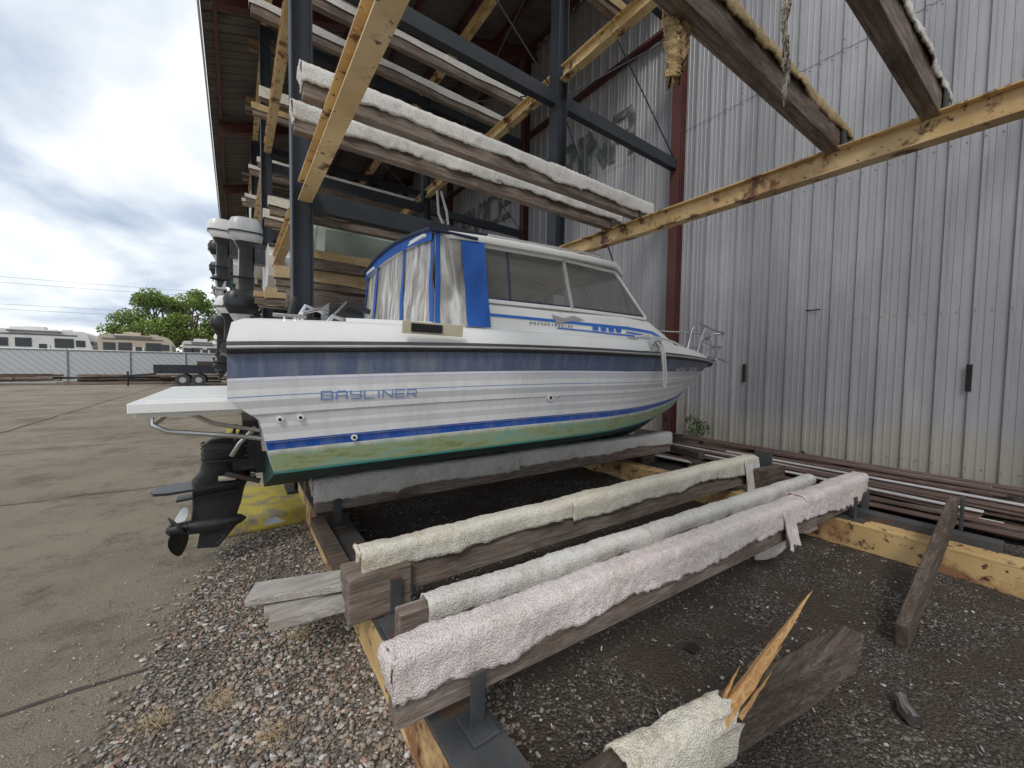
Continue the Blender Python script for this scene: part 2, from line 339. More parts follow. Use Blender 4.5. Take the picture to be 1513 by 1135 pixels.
def scatter(name,pts,palette,zf=None):
    s=M(); s.col=[]
    for (x,y,r0) in pts:
        a=random.random()*6.28; ca,sa=math.cos(a),math.sin(a)
        sx,sy,sz=r0*random.uniform(.8,1.5),r0*random.uniform(.6,1.0),r0*random.uniform(.4,.75)
        j=[random.uniform(.75,1.2) for _ in icov]; z0=zf(x,y) if zf else .008
        vs=[]
        for p,q in zip(icov,j):
            px,py,pz=p.x*sx*q,p.y*sy*q,p.z*sz*q
            vs.append((x+px*ca-py*sa,y+px*sa+py*ca,z0+sz*.5+pz))
        o=len(s.v); s.v+=vs
        for f in icof: s.f.append((f[0]+o,f[1]+o,f[2]+o)); s.m.append(0)
        c=random.choice(palette); k=random.uniform(.75,1.15); s.col+=[(c[0]*k,c[1]*k,c[2]*k)]*len(vs)
    s.build(name,[STONE],recalc=False)
pts=[]
while len(pts)<22000:
    y=random.uniform(.3,4.4); x=random.uniform(-1.0,.95)
    e=edge(y)
    if x<e+random.gauss(0,.08): continue
    if mn.noise(Vector((x*2.2,y*2.2,4)))<-.2 and random.random()<.7: continue
    pts.append((x,y,random.choice([.004,.005,.006,.008,.010,.013])*random.uniform(.75,1.2)))
for i in range(2200):
    y=random.uniform(.5,5.5); pts.append((edge(y)-abs(random.gauss(0,.35)),y,random.uniform(.002,.006)))
scatter('gravel',pts,pal)
pts=[]
for i in range(17000):
    y=random.uniform(-.6,4.6); x=.8+4.4*random.random()**1.2
    k=mn.noise(Vector((x*1.1,y*1.1,7)))+.4*mn.noise(Vector((x*4,y*4,2)))
    if k<0 and random.random()<.7: continue
    pts.append((x,y,random.choice([.002,.003,.003,.004,.006,.009])*random.uniform(.7,1.3)))
scatter('soil_stones',pts,[(.15,.13,.11),(.24,.205,.175),(.1,.085,.07),(.34,.3,.26),(.52,.5,.46),(.2,.145,.11)],soilz)
g=M()
for (x,y) in ((-.05,2.05),(.12,1.75),(.02,1.55),(.28,2.35),(-.28,2.1)):
    for i in range(110):
        a=random.random()*6.28; l=random.uniform(.03,.09); q=random.gauss(0,.03),random.gauss(0,.03)
        bx,by=x+q[0],y+q[1]; tx,ty=bx+math.cos(a)*l,by+math.sin(a)*l
        g.add([(bx-.001,by,.014),(bx+.001,by+.001,.014),(tx,ty,.02+random.random()*.04)],[(0,1,2)])
g.build('dry_grass',[nmat('straw',[(.45,.33,.16),(.55,.43,.25)],ns=5,bump=0)],recalc=False)

# ---------------------------------------------------------------- storage building
bld=empty('boat_storage_building')
XW=8.0; ZW=11.75; XE=-.5; ZE=9.0; Y0,Y1=-6,47; YR=4.55
def corr(y0,y1,pitch=.305):
    out=[]; y=y0
    while y<y1:
        for dy,dx in ((0,0),(.075,0),(.082,.007),(.098,.007),(.105,0),(.16,0),(.167,.007),(.183,.007),(.19,0),(.235,0),(.252,.036),(.285,.036)):
            out.append((y+dy,dx))
        y+=pitch
    return out
cr=corr(Y0,Y1)
s=M(); s.grid([[(XW-dx,y,z) for y,dx in cr] for z in (.02,3.2,6.72)])
s.grid([[(XW-dx-.008,y,z) for y,dx in cr] for z in (6.66,9.5,ZW)])
s.build('wall_siding',[CWALL],bld,recalc=False)
s=M()
def roofz(x): return ZE+(ZW-ZE)*(x-XE)/(XW-XE)
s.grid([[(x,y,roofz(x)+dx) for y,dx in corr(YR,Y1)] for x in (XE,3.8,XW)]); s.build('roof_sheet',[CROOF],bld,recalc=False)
s=M()
for f in range(-1,9):
    y=4.75+5.25*f
    s.box((7.5,y,(roofz(7.5)-.4)/2),(.02,.17,roofz(7.5)-.4),0)
    s.box((7.4,y,(roofz(7.5)-.4)/2),(.014,.2,roofz(7.5)-.42),0); s.box((7.6,y,(roofz(7.5)-.4)/2),(.014,.2,roofz(7.5)-.42),0)
    if f>=0: s.ibeam((XE+.2,y,roofz(XE+.2)-.37),(XW-.1,y,roofz(XW-.1)-.37),.18,.34,0)
for i in range(7):
    x=XE+.25+i*1.33; z=roofz(x)-.11
    s.beam((x,YR,z),(x,Y1,z),.07,.18,0)
s.beam((XW-.14,Y0,9.0),(XW-.14,Y1,9.0),.18,.07,0)
s.build('red_steel_frame',[REDST],bld,bevel=0)
s=M(); s.box((XE-.03,(YR+Y1)/2,ZE-.02),(.03,Y1-YR,.2)); s.build('eave_fascia',[TRIMW],bld)
s=M(); y=Y0+.268
while y<25:
    for z in (.25,2.35,4.6,6.6,6.8,9.0): s.box((XW-.041-(.008 if z>6.7 else 0),y,z),(.010,.014,.014))
    if y<8:
        for z in (.25,2.35,4.6,6.6): s.box((XW-.004,y-.14,z),(.012,.014,.014))
    y+=.305
s.build('wall_screws',[SCREW],bld)
s=M()
for (y,z,h) in ((3.5,1.47,.34),(.69,1.46,.36)): s.box((XW-.044,y,z),(.012,.055,h))
s.box((XW-.05,2.45,2.55),(.01,.2,.02)); s.add([(XW-.05,2.55,.0),(XW-.05,2.35,.0),(XW-.05,2.5,.16)],[(0,1,2)])
s.build('wall_slots',[SLOT],bld)
LT={'B':[[(0,0),(0,1),(.9,1),(1,.85),(1,.65),(.9,.52),(0,.52)],[(.9,.52),(1,.38),(1,.15),(.9,0),(0,0)]],
'A':[[(0,0),(0,.8),(.15,1),(.85,1),(1,.8),(1,0)],[(0,.45),(1,.45)]],'Y':[[(0,1),(0,.5),(1,.5)],[(1,1),(1,.15),(.85,0),(.1,0)]],
'L':[[(0,1),(0,0),(1,0)]],'I':[[(.5,0),(.5,1)]],'N':[[(0,0),(0,1),(1,0),(1,1)]],'E':[[(1,1),(0,1),(0,0),(1,0)],[(0,.5),(.9,.5)]],'R':[[(0,0),(0,1),(.9,1),(1,.85),(1,.6),(.9,.45),(0,.45)],[(.55,.45),(1,0)]],
'M':[[(0,0),(0,1),(.5,.4),(1,1),(1,0)]],'S':[[(1,.85),(.85,1),(.1,1),(0,.9),(0,.6),(.1,.5),(.9,.5),(1,.4),(1,.1),(.9,0),(.1,0),(0,.15)]],'C':[[(1,1),(.1,1),(0,.9),(0,.1),(.1,0),(1,0)]],'V':[[(0,1),(.5,0),(1,1)]]}
def strokes(txt,x0,y0,wl,h,gap,th,fn,s):
    x=x0
    for ch in txt:
        if ch==' ': x+=wl; continue
        w_=wl*(.2 if ch=='I' else 1)
        for st_ in LT[ch]:
            for (a,b_),(c_,d_) in zip(st_,st_[1:]):
                pa=Vector((x+w_*a,y0+h*b_)); pb=Vector((x+w_*c_,y0+h*d_)); dd=(pb-pa).normalized(); nn=Vector((-dd.y,dd.x))*th/2; e=dd*th*.4
                q=[pa-e-nn,pb+e-nn,pb+e+nn,pa-e+nn]; s.add([fn(k.x,k.y,len(s.f)) for k in q],[(0,1,2,3)])
        x+=w_+gap
s=M(); strokes('SERVICE MARINA',-16.6,6.9,.60,.95,.24,.19,lambda a,b_,k:(XW-.048-.0006*(k%40),-a,b_),s)
s.build('painted_wall_letters',[LETT],bld,recalc=False)

# ---------------------------------------------------------------- rack
rack=empty('boat_storage_rack')
frames=[4.75+5.25*i for i in range(-1,8)]
s=M()
for y in frames:
    for x in (.6,4.2):
        s.box((x-.093,y,4.3),(.014,.2,8.6)); s.box((x+.093,y,4.3),(.014,.2,8.6)); s.box((x,y,4.3),(.172,.014,8.6)); s.box((x,y,.162),(.34,.34,.02))
    for z in (3.25,5.7,8.45):
        s.beam((.7,y+.01,z),(4.1,y+.01,z),.12,.2)
        if z>4: s.beam((4.3,y+.01,z),(7.4,y+.01,z),.12,.2)
    s.tube([(4.3,y,8.3),(7.4,y,5.8)],.012); s.tube([(4.3,y,5.8),(7.4,y,8.3)],.012)
    s.tube([(4.3,y,5.6),(7.4,y,.4)],.012)
    s.tube([(.7,y,8.3),(4.1,y,5.8)],.012)
s.tube([(4.2,4.9,8.3),(4.2,9.9,5.9)],.012); s.tube([(4.2,4.9,5.9),(4.2,9.9,8.3)],.012)
s.build('black_posts_and_braces',[BLK],rack)
s=M()
for i in range(-1,8):
    ya,yb=4.75+5.25*(i-1)+.1,4.75+5.25*i-.1
    for x in (.62,4.2):
        for z in (3.3,6.05,8.7): s.ibeam((x,ya,z),(x,yb,z),.13,.2,0,.016)
s.build('yellow_shelf_beams',[YEL],rack,bevel=.003)
s=M()
for i in range(0,8):
    ya,yb=4.75+5.25*(i-1)+.1,4.75+5.25*i-.1
    for x in (.63,4.2):
        s.beam((x,ya,.265),(x,yb,.265),.2,.02,1 if x<1 else 0)
        s.beam((x-.09,ya,.15),(x-.09,yb,.15),.016,.209,0)
        s.beam((x,ya,.03),(x,yb,.03),.2,.02,0)
s.build('ground_rails',[YELR,DSTEEL],rack,bevel=.003)
s=M(); s.box((.28,4.62,.075),(1.0,1.1,.15))
for k in range(1,7): s.box((.35,4.75+5.25*k,.075),(1.0,1.0,.15))
s.build('yellow_concrete_footing',[CONCY],rack,bevel=.03)

def bunk(name,p0,p1,ztop,h,w,wood,carpet=None,drop=.1,cs=0.02,cx=(0,1),amp=.008,seed=0,endflap=.1,parent=None):
    par=empty(name,parent) if carpet else parent
    p0=Vector((p0[0],p0[1],ztop-h/2)); p1=Vector((p1[0],p1[1],ztop-h/2))
    s=M(); s.beam(p0,p1,w,h,0,8); s.build('timber' if carpet else name,[wood],par,bevel=.005)
    if not carpet: return
    L=(p1-p0).length; d=(p1-p0).normalized(); r=d.cross(Vector((0,0,1))).normalized()
    def cover(a0,a1,lift,dropm,sd):
        s0=a0*L-(.012 if a0==0 else 0); s1=a1*L
        n=max(8,int((s1-s0)/cs)); rows=[]
        half=w/2+.012+lift; npf=max(3,int(drop*dropm/cs)); npt=max(3,int(w/cs))
        for i in range(n+1):
            sx=lerp(s0,s1,i/n); row=[]
            dd=lambda t: drop*dropm*(1+.28*mn.noise(Vector((sx*1.5,sd,t)))+.14*mn.noise(Vector((sx*9,sd,t)))+.08*mn.noise(Vector((sx*30,sd,t))))
            dl,dr=dd(0),dd(50)*.9
            fl=.016*mn.noise(Vector((sx*3,sd,8)))+.006*mn.noise(Vector((sx*11,sd,8))); sag=.006*mn.noise(Vector((sx*2,sd,3)))
            pr=[]
            for k in range(npf,0,-1): pr.append((half+fl*(k/npf)*2+.004,-dl*k/npf))
            pr.append((half-.004,.006+lift))
            for k in range(1,npt): pr.append((lerp(half,-half,k/npt),.016+lift+sag))
            pr.append((-half+.004,.006+lift))
            for k in range(1,npf+1): pr.append((-half-.004,-dr*k/npf))
            for (a,z) in pr:
                P=p0+d*sx+r*a+Vector((0,0,h/2+z))
                q=Vector((P.x*38,P.y*38,P.z*38+sd)); q2=Vector((P.x*5,P.y*5,P.z*5+sd))
                dv=Vector((mn.noise(q),mn.noise(q+Vector((9,3,1))),mn.noise(q+Vector((4,7,2)))))*amp*.6+Vector((0,mn.noise(q2)*amp*.9,mn.noise(q2+Vector((3,3,3)))*amp*.7))
                row.append(P+dv)
            rows.append(row)
        return rows,half
    s=M()
    segs=cx if isinstance(cx[0],tuple) else (cx,)
    for j,(a0,a1) in enumerate(segs):
        rows,half=cover(a0,a1,.007*(j%2),1+.35*(j%2)*((seed%2)*2-1)*.5,seed+j*3); s.grid(rows,0)
        if endflap and a0==0:
            er=[]; m=7
            for k in range(m+1):
                zz=-endflap*k/m; row=[]
                for q in range(9):
                    a=lerp(half,-half,q/8); P=p0-d*(.014+.01*math.sin(k*.7))+r*a*(1-.05*k/m)+Vector((0,0,h/2+.014+zz*(1+.15*mn.noise(Vector((q*.4,seed,1))))))
                    P+=Vector((mn.noise(P*20),mn.noise(P*23),mn.noise(P*21)))*amp; row.append(P)
                er.append(row)
            s.grid(er,0)
    o=s.build('carpet',[carpet],par,smooth=True,ang=180,recalc=False)
    so=o.modifiers.new('thick','SOLIDIFY'); so.thickness=.009; so.offset=0
bunk('carpeted_bunk_beam',(.40,1.20),(4.55,1.0),.585,.235,.085,WOOD,CPINK,.135,.0125,((0,.72),(.70,1)),.011,1,.16)
bunk('carpeted_bunk_beam',(.50,1.44),(4.25,1.27),.555,.2,.07,WOOD,CGREY,.07,.016,(.03,1),.010,2,.05)
bunk('carpeted_bunk_beam',(.50,1.96),(4.5,1.87),.585,.25,.085,WOOD,CCREAM,.10,.016,((.0,.36),(.34,1)),.010,3,.04)
bunk('carpeted_bunk_beam',(.48,3.24),(4.9,3.12),.62,.24,.10,WOOD,CGREY,.15,.02,((0,.42),(.40,1)),.010,4,.12)
bunk('carpeted_bunk_beam',(.48,3.75),(4.9,3.75),.62,.24,.10,WOOD,CGREY,.1,.04,(0,1),.010,5)
bunk('bunk_timber',(.42,1.96),(.72,1.955),.50,.22,.19,WOOD)
s=M()
for (x,y) in ((.66,1.125),(.63,2.04),(.63,1.86),(.63,3.16),(4.2,.96),(4.2,1.95),(4.2,1.09)):
    s.box((x,y-.028 if y<1.9 else y,.375),(.055,.012,.19)); s.box((x,y-.03,.282),(.1,.13,.014))
s.box((.63,1.56,.30),(.19,.5,.012)); s.box((4.35,.62,.30),(.12,.9,.07)); s.box((4.55,.95,.36),(.2,.02,.2)); s.box((4.62,1.8,.5),(.03,.16,.3))
s.box((4.5,.38,.44),(.1,.015,.26))
s.build('bunk_brackets',[DSTEEL],rack,bevel=.003)
s=M(); s.beam((.62,2.03,.40),(.05,2.22,.385),.16,.035,0,4); s.beam((.60,2.10,.36),(.10,2.12,.34),.10,.035,0,4); s.beam((.6,1.98,.34),(.12,2.06,.32),.12,.05,0,3)
s.build('loose_board',[WOODL],bevel=.003)
s=M(); s.beam((.50,2.3,.31),(.50,3.25,.31),.09,.06,0,4); s.build('loose_board',[WOODD],bevel=.003)
bunk('carpeted_bunk_beam',(.42,3.24),(4.45,3.2),3.63,.22,.09,WOOD,CGREY,.125,.022,((0,.58),(.57,1)),.012,11,.17)
bunk('carpeted_bunk_beam',(.42,3.74),(4.40,3.66),3.63,.22,.09,WOOD,CGREY,.125,.022,((0,.5),(.48,1)),.012,12,.17)
bunk('carpeted_bunk_beam',(.42,1.25),(4.45,1.2),3.62,.24,.10,WOOD,CTAN,.085,.022,(0,1),.018,13,.1)
bunk('carpeted_bunk_beam',(.42,.70),(4.45,.62),3.62,.24,.10,WOOD,CGREY,.07,.022,(0,1),.018,14,.1)
s=M()
for (x,y) in ((4.2,3.2),(4.2,3.66),(4.2,1.2),(4.2,.62),(.63,3.24),(.63,3.74)):
    s.box((x+.02,y-.062,3.47),(.09,.014,.16)); s.box((x+.02,y-.062,3.408),(.11,.16,.012))
s.build('upper_brackets',[DSTEEL],rack)
def shred(x,y,z0,L,w,mt,seed):
    s=M(); rows=[]
    for i in range(60):
        t=i/59; ww=w*(1-.45*t)*(1+.5*mn.noise(Vector((t*9,seed,0))))
        cx_=x+.05*mn.noise(Vector((t*3,seed,5))); cy=y+.04*mn.noise(Vector((t*3,seed,9)))
        rows.append([(cx_+ww*(q/10-.5)+min(.015,w*.3)*mn.noise(Vector((q,t*20,seed))),cy+.03*math.sin(q*1.3+seed)*(w/.1)+.02*(w/.1)**.7*mn.noise(Vector((q*2,t*25,seed))),z0-L*t*(1+.18*mn.noise(Vector((q*.9,seed,2))))) for q in range(11)])
    s.grid(rows); o=s.build('hanging_carpet_shred',[mt],smooth=True,ang=180,recalc=False)
    m=o.modifiers.new('t','SOLIDIFY'); m.thickness=.010
shred(1.95,1.28,3.7,.62,.13,CTAN,1); shred(2.02,1.27,3.7,.45,.08,CTAN,6); shred(2.55,.98,3.75,.52,.022,CCREAM,4); shred(2.57,.98,3.75,.66,.014,CCREAM,8)

random.seed(3)
s=M(); c=M()
def simp(x0,x1,y,z,car):
    y2=y+random.uniform(-.08,.08)
    s.beam((x0,y,z-.1),(x1,y2,z-.1),.09,.21,0,3)
    if car is not None:
        n=40; rows=[]
        d1=.08+random.random()*.07
        for i in range(n+1):
            t=i/n; x=lerp(x0-.02,x1,t); yy=lerp(y,y2,t); dr=d1*(1+.4*mn.noise(Vector((x*2,y,z))))
            k=.01*mn.noise(Vector((x*6,y,z)))
            rows.append([(x,yy-.062,z-dr),(x,yy-.06,z+.01+k),(x,yy,z+.024+k),(x,yy+.06,z+.01),(x,yy+.062,z-dr)])
        c.grid(rows,car); c.add([rows[0][0],rows[0][1],rows[0][2],rows[0][3],rows[0][4]],[(0,1,2,3,4)],car)
for k in range(0,7):
    for lv,z in enumerate((.6,3.62,6.37,9.0)):
        if k==0 and lv in (0,1): continue
        for oy in (.65,1.2,3.2,3.65):
            if lv==3 and random.random()<.4: continue
            zz=z
            if k==1 and lv==1 and oy>3: zz=2.78
            if k==1 and lv==0 and oy>3: zz=1.45
            y=oy+5.25*k+random.uniform(-.1,.1)
            simp(.42+random.uniform(-.2,.1),4.45,y,zz,random.choice([0,0,1,2]))
simp(.75,4.1,5.15,3.36,2)
for (y,z,x0) in ((5.2,2.84,.74),(5.3,2.62,.4),(5.75,2.62,.45),(6.9,2.62,.4),(5.25,2.36,.5),(5.6,2.0,.6),(6.9,2.1,.5)): simp(x0,4.5,y,z,2 if z>2.5 else None)
s.build('distant_bunk_timbers',[WOOD],rack); c.build('distant_bunk_carpets',[CGREY,CCREAM,CTAN],rack,recalc=False,smooth=True)

# ---------------------------------------------------------------- main boat
boat=empty('cabin_cruiser_boat'); YC=3.45
def zsheer(u): return 1.575+.075*math.sin(math.pi*min(1,u*1.15)**.9) if u<.5 else lerp(1.65,1.585,((u-.5)/.5)**1.6)
def hs(u): return lerp(1.09,1.15,min(1,u/.45)) if u<.45 else 1.15*(1-((u-.45)/.55)**2.1)
def hc(u): return 1.0 if u<.35 else 1.0*(1-((u-.35)/.65)**2.1)
def zc(u): return .90 if u<.45 else .90+.33*((u-.45)/.55)**2
def zk(u): return .57 if u<.70 else .57+.66*((u-.70)/.30)**2
def xt(v): return interp(v,[(0,.17),(.46,.10),(.62,-.03),(1,-.03)])
def hp(u,v):
    fl=-.10*math.sin(math.pi*v)*max(0,(u-.55)/.45)*(1-u)*3
    x=lerp(xt(v),lerp(5.78,6.48,v),u)
    hb=lerp(hc(u),hs(u),v)+fl+.03*math.sin(math.pi*v)*(1-u)
    return x,max(0,hb),lerp(zc(u),zsheer(u),v)
def lap(u,v): return (0 if v<.274 else (.014 if v<.502 else .024))*(1-u)
def onhull(x,z,off=.004):
    u,v=.3,.5
    for _ in range(12):
        v=min(1,max(0,(z-zc(u))/(zsheer(u)-zc(u)))); u=min(1,max(0,(x-xt(v))/(lerp(5.78,6.48,v)-xt(v))))
    return Vector((x,YC-hp(u,v)[1]-lap(u,v)-off,z))
us=[i/48 for i in range(49)]
vv=[0,.06,.12,.18,.27,.277,.36,.46,.5,.505,.56,.62,.7,.8,.9,1]
for sgn,nm in ((-1,'hull_side_near'),(1,'hull_side_far')):
    s=M(); s.uv=[]; rows=[]
    for u in us:
        row=[]
        for v in vv:
            x,hb,z=hp(u,v)
            row.append((x,YC+sgn*(hb+lap(u,v)),z)); s.uv.append((u,v))
        rows.append(row)
    s.grid(rows); s.build(nm,[HULL],boat,smooth=True,ang=25)
s=M(); rows=[]
for u in us:
    xk=lerp(.17,5.78,u); row=[]
    for q in range(-6,7):
        t=abs(q)/6; sg=-1 if q<0 else 1
        st=.02*math.sin(t*math.pi*3)*(1-u)
        row.append((xk,YC+sg*hc(u)*t,lerp(zk(u),zc(u),t)+st*.5))
    rows.append(row)
s.grid(rows); s.build('hull_bottom',[HBOT],boat,smooth=True,ang=50)
s=M(); pr=[]
for v in vv: x,hb,z=hp(0,v); pr.append((x,hb+lap(0,v),z))
s.grid([[(x,YC-hb,z) for x,hb,z in pr],[(x,YC-hb*.5,z) for x,hb,z in pr],[(x,YC+hb*.5,z) for x,hb,z in pr],[(x,YC+hb,z) for x,hb,z in pr]],0)
s.add([(.17,YC-1.0,.90),(.17,YC,.57),(.17,YC+1.0,.90)],[(0,1,2)],1)
s.build('transom',[WHITE,HBOT],boat)
s=M(); rows=[]
for u in us:
    x,hb,z=hp(u,1); hb+=.015*(1-u); h1=max(0,hb-min(.02,.2*hb)); h2=max(0,hb-min(.05,.35*hb)); h3=max(0,hb-min(.10,.5*hb))
    k=lerp(1,.55,max(0,(u-.6)/.4))+.12*max(0,1-u*4); o1,o2,o3=(.0,.02,.07) if u==0 else (0,0,0)
    row=[(x,YC-hb,z),(x+o1,YC-h1,z+.035*k),(x+o2,YC-h2,z+.115*k),(x+o3,YC-h3,z+.14*k),(x+o3,YC-h3*.5,z+.16*k),(x+o3,YC,z+.17*k),(x+o3,YC+h3*.5,z+.16*k),(x+o3,YC+h3,z+.14*k),(x+o2,YC+h2,z+.115*k),(x+o1,YC+h1,z+.035*k),(x,YC+hb,z)]
    rows.append(row)
s.grid(rows); s.add(rows[0],[tuple(range(len(rows[0])))]); s.build('deck',[WHITE],boat,smooth=True,ang=50)
s=M(); pth=[]
for u in us: x,hb,z=hp(u,1); pth.append(Vector((x,YC-hb-.018-.02*(1-u),z)))
pf=[Vector((p.x,2*YC-p.y,p.z)) for p in reversed(pth)]
s.tube(pth+pf,.030,0,8); s.tube([p+Vector((0,-.026,.0)) for p in pth[:-3]],.009,1,6)
p0=pth[0]; s.tube([p0,Vector((p0.x-.02,YC,p0.z)),Vector((p0.x,2*YC-p0.y,p0.z))],.028,0,8)
s.build('rub_rail',[RUBBER,ALU],boat,smooth=True,ang=60)
def deckz(x): 
    u=min(1,max(0,(x+.03)/6.51)); return zsheer(u)+.13*lerp(1,.55,max(0,(u-.6)/.4))
TR=[(1.35,.93,.88,2.0),(2.6,.90,.84,2.03),(3.4,.82,.75,2.07),(3.95,.74,.66,2.07),(4.4,.62,.53,1.98),(4.9,.46,.36,1.88),(5.4,.26,.18,1.79),(5.7,.1,.04,1.72)]
def tr(x,i): return interp(x,[(t[0],t[i]) for t in TR])
s=M(); rows=[]
for i in range(45):
    x=lerp(1.35,5.7,i/44); wb,wt,zt=tr(x,1),tr(x,2),tr(x,3); zb=deckz(x)-.03
    rows.append([(x,YC-wb,zb),(x,YC-lerp(wb,wt,.85),lerp(zb,zt,.88)),(x,YC-wt+.03,zt),(x,YC-wt*.5,zt+.03),(x,YC,zt+.04),(x,YC+wt*.5,zt+.03),(x,YC+wt-.03,zt),(x,YC+lerp(wb,wt,.85),lerp(zb,zt,.88)),(x,YC+wb,zb)])
s.grid(rows); s.add(rows[0],[tuple(range(9))]); s.build('forward_cabin',[WHITE],boat,smooth=True,ang=35)
s=M()
for sg in (-1,1): s.grid([[(x,YC+sg*.98,deckz(x)-.03),(x,YC+sg*.94,deckz(x)+.05),(x,YC+sg*.80,deckz(x)+.055),(x,YC+sg*.78,deckz(x)-.03)] for x in (.55,.7,1.0,1.36)])
s.build('cockpit_coaming',[WHITE],boat)
def ontr(x,t,off=.006):
    wb,wt,zt=tr(x,1),tr(x,2),tr(x,3); zb=deckz(x)-.03; a=t/.88
    return (x,YC-lerp(wb,lerp(wb,wt,.85),a)-off,lerp(zb,zt,t))
def strip(s,x0,x1,t0,t1,m=0,tt0=None,tt1=None,n=24,off=.006):
    tt0=t0 if tt0 is None else tt0; tt1=t1 if tt1 is None else tt1
    s.grid([[ontr(lerp(x0,x1,i/n),lerp(t0,tt0,i/n),off),ontr(lerp(x0,x1,i/n),lerp(t1,tt1,i/n),off)] for i in range(n+1)],m)
s=M(); strip(s,1.6,4.3,.58,.66,0,.52,.62); strip(s,2.3,4.0,.36,.40,0,.30,.35,off=.007)
for k in range(4): strip(s,2.78+k*.13,2.87+k*.13,.42,.54,0,n=2,off=.008)
strip(s,3.35,4.1,.42,.47,0,.4,.45,off=.008)
s.build('cabin_stripes',[BLUES],boat,recalc=False)
s=M(); strokes('MARINER',2.0,0,.05,.09,.03,.008,lambda a,b_,k: ontr(a,.42+b_,.008),s); s.build('cabin_lettering',[NAVY],boat,recalc=False)
s=M(); s.add([ontr(2.3,.52,.01),ontr(2.45,.62,.01),ontr(2.67,.72,.01),ontr(2.52,.84,.01),ontr(2.40,.72,.01),ontr(2.25,.80,.01)],[(0,1,5),(1,4,5),(1,2,3),(1,3,4)]); s.build('fish_decal',[ALU],boat,recalc=False)
B0=(1.50,.865,2.01);B1=(2.52,.835,2.04);B2=(3.86,.66,2.085)
T0=(1.50,.80,2.44);T1=(2.45,.775,2.49);T2=(3.28,.68,2.52)
def P3(t,sg=-1,off=0): return (t[0],YC+sg*(t[1]+off),t[2])
s=M()
for sg in (-1,1):
    s.add([P3(B0,sg),P3(B1,sg),P3(T1,sg),P3(T0,sg)],[(0,1,2,3)]); s.add([P3(B1,sg),P3(B2,sg),P3(T2,sg),P3(T1,sg)],[(0,1,2,3)])
s.add([P3(B2,-1),(4.12,YC,2.10),(3.42,YC,2.55),P3(T2,-1)],[(0,1,2,3)]); s.add([P3(B2,1),(4.12,YC,2.10),(3.42,YC,2.55),P3(T2,1)],[(0,1,2,3)])
s.build('cabin_windows',[GLASS],boat,recalc=False)
s=M()
for sg in (-1,1):
    q=lambda t:P3(t,sg,.004)
    for a,b_ in ((B0,B1),(B1,B2),(T0,T1),(T1,T2),(B2,T2),(B0,T0)): s.beam(q(a),q(b_),.03,.03)
    s.beam(q(B1),q(T1),.035,.035,1)
    s.beam(P3(B2,sg),(4.12,YC,2.10),.03,.03); s.beam(P3(T2,sg),(3.42,YC,2.55),.03,.03)
    s.beam(P3((1.55,.855,2.035),sg,.006),P3((2.5,.83,2.065),sg,.006),.012,.012,2); s.beam(P3((2.55,.83,2.065),sg,.006),P3((3.80,.665,2.11),sg,.006),.012,.012,2)
s.beam((4.12,YC,2.1),(3.42,YC,2.55),.03,.03)
s.beam(P3((1.82,.86,2.03),-1,.003),P3((1.82,.80,2.44),-1,.003),.012,.012,2)
s.build('window_frames',[WHITE,ALU,NAVY],boat,bevel=.004)
s=M(); s.box((2.0,YC+.45,2.1),(.5,.5,.5),0); s.box((2.9,YC,2.04),(1.3,1.2,.05),0); s.box((2.1,YC-.3,2.12),(.4,.4,.35),0); s.box((3.4,YC+.1,2.12),(.35,.6,.1),1); s.box((2.62,YC-.55,2.15),(.14,.02,.14),1)
s.tube([(2.5,YC-.35+.17*math.cos(a/8*6.283),2.2+.17*math.sin(a/8*6.283)) for a in range(9)],.012,0)
s.build('helm_interior',[INTER,WHITE],boat,bevel=.03)
s=M(); rows=[]
XR=[1.12,1.17,1.28,1.6,2.2,2.8,3.2,3.4,3.5,3.54]
def rz(x): return interp(x,[(1.1,2.45),(1.5,2.49),(3.2,2.585),(3.54,2.555)])
for x in XR:
    k=interp(x,[(1.12,.74),(1.17,.81),(1.28,.86),(2.5,.845),(3.2,.77),(3.5,.62),(3.54,.55)]); z=rz(x); row=[]
    for t,dz in ((-1,-.04),(-1.012,-.015),(-1,.012),(-.85,.035),(-.5,.06),(0,.07),(.5,.06),(.85,.035),(1,.012),(1.012,-.015),(1,-.04),(.5,-.03),(0,-.03),(-.5,-.03)):
        row.append((x+(.0 if x<3.2 else .10*(1-t*t)),YC+k*t,z+dz*(1 if x not in(1.12,3.54) else .35)))
    rows.append(row)
s.grid(rows,0,True); s.add(rows[0],[tuple(range(14))]); s.add(rows[-1],[tuple(range(14))])
s.build('hardtop_roof',[WHITE],boat,smooth=True,ang=50)
s=M()
for y in (-.62,.62):
    s.tube([(1.7,YC+y,rz(1.7)+.03)]+[(x,YC+y,rz(x)+.105) for x in (1.75,2.2,2.7,3.1)]+[(3.2,YC+y*.95,rz(3.2)+.03)],.011)
    for x in (2.1,2.6,3.0): s.tube([(x,YC+y,rz(x)+.03),(x,YC+y,rz(x)+.105)],.008)
s.tube([(3.3,YC-.3,2.6),(3.3,YC-.3,2.72)],.02); s.tube([(1.9,YC+.2,2.6),(1.9,YC+.2,2.75)],.02)
s.build('roof_rails',[CHROME],boat,smooth=True)
s=M()
def canvp(x,t,sg,off,am):
    zt=2.455; zb=deckz(x)+.03; z=lerp(zb,zt,t); hb=lerp(.955,.845,t)
    hb+=off+am*mn.noise(Vector((x*9,sg,z*4)))*math.sin(math.pi*t); return (x,YC+sg*hb,z)
def canv(sg,x0,x1,m,nx=8,off=0,am=.012):
    s.grid([[canvp(lerp(x0,x1,i/nx)-.05*(1-j/12)*(1 if lerp(x0,x1,i/nx)<1.3 else 0),j/12,sg,off,am) for j in range(13)] for i in range(nx+1)],m)
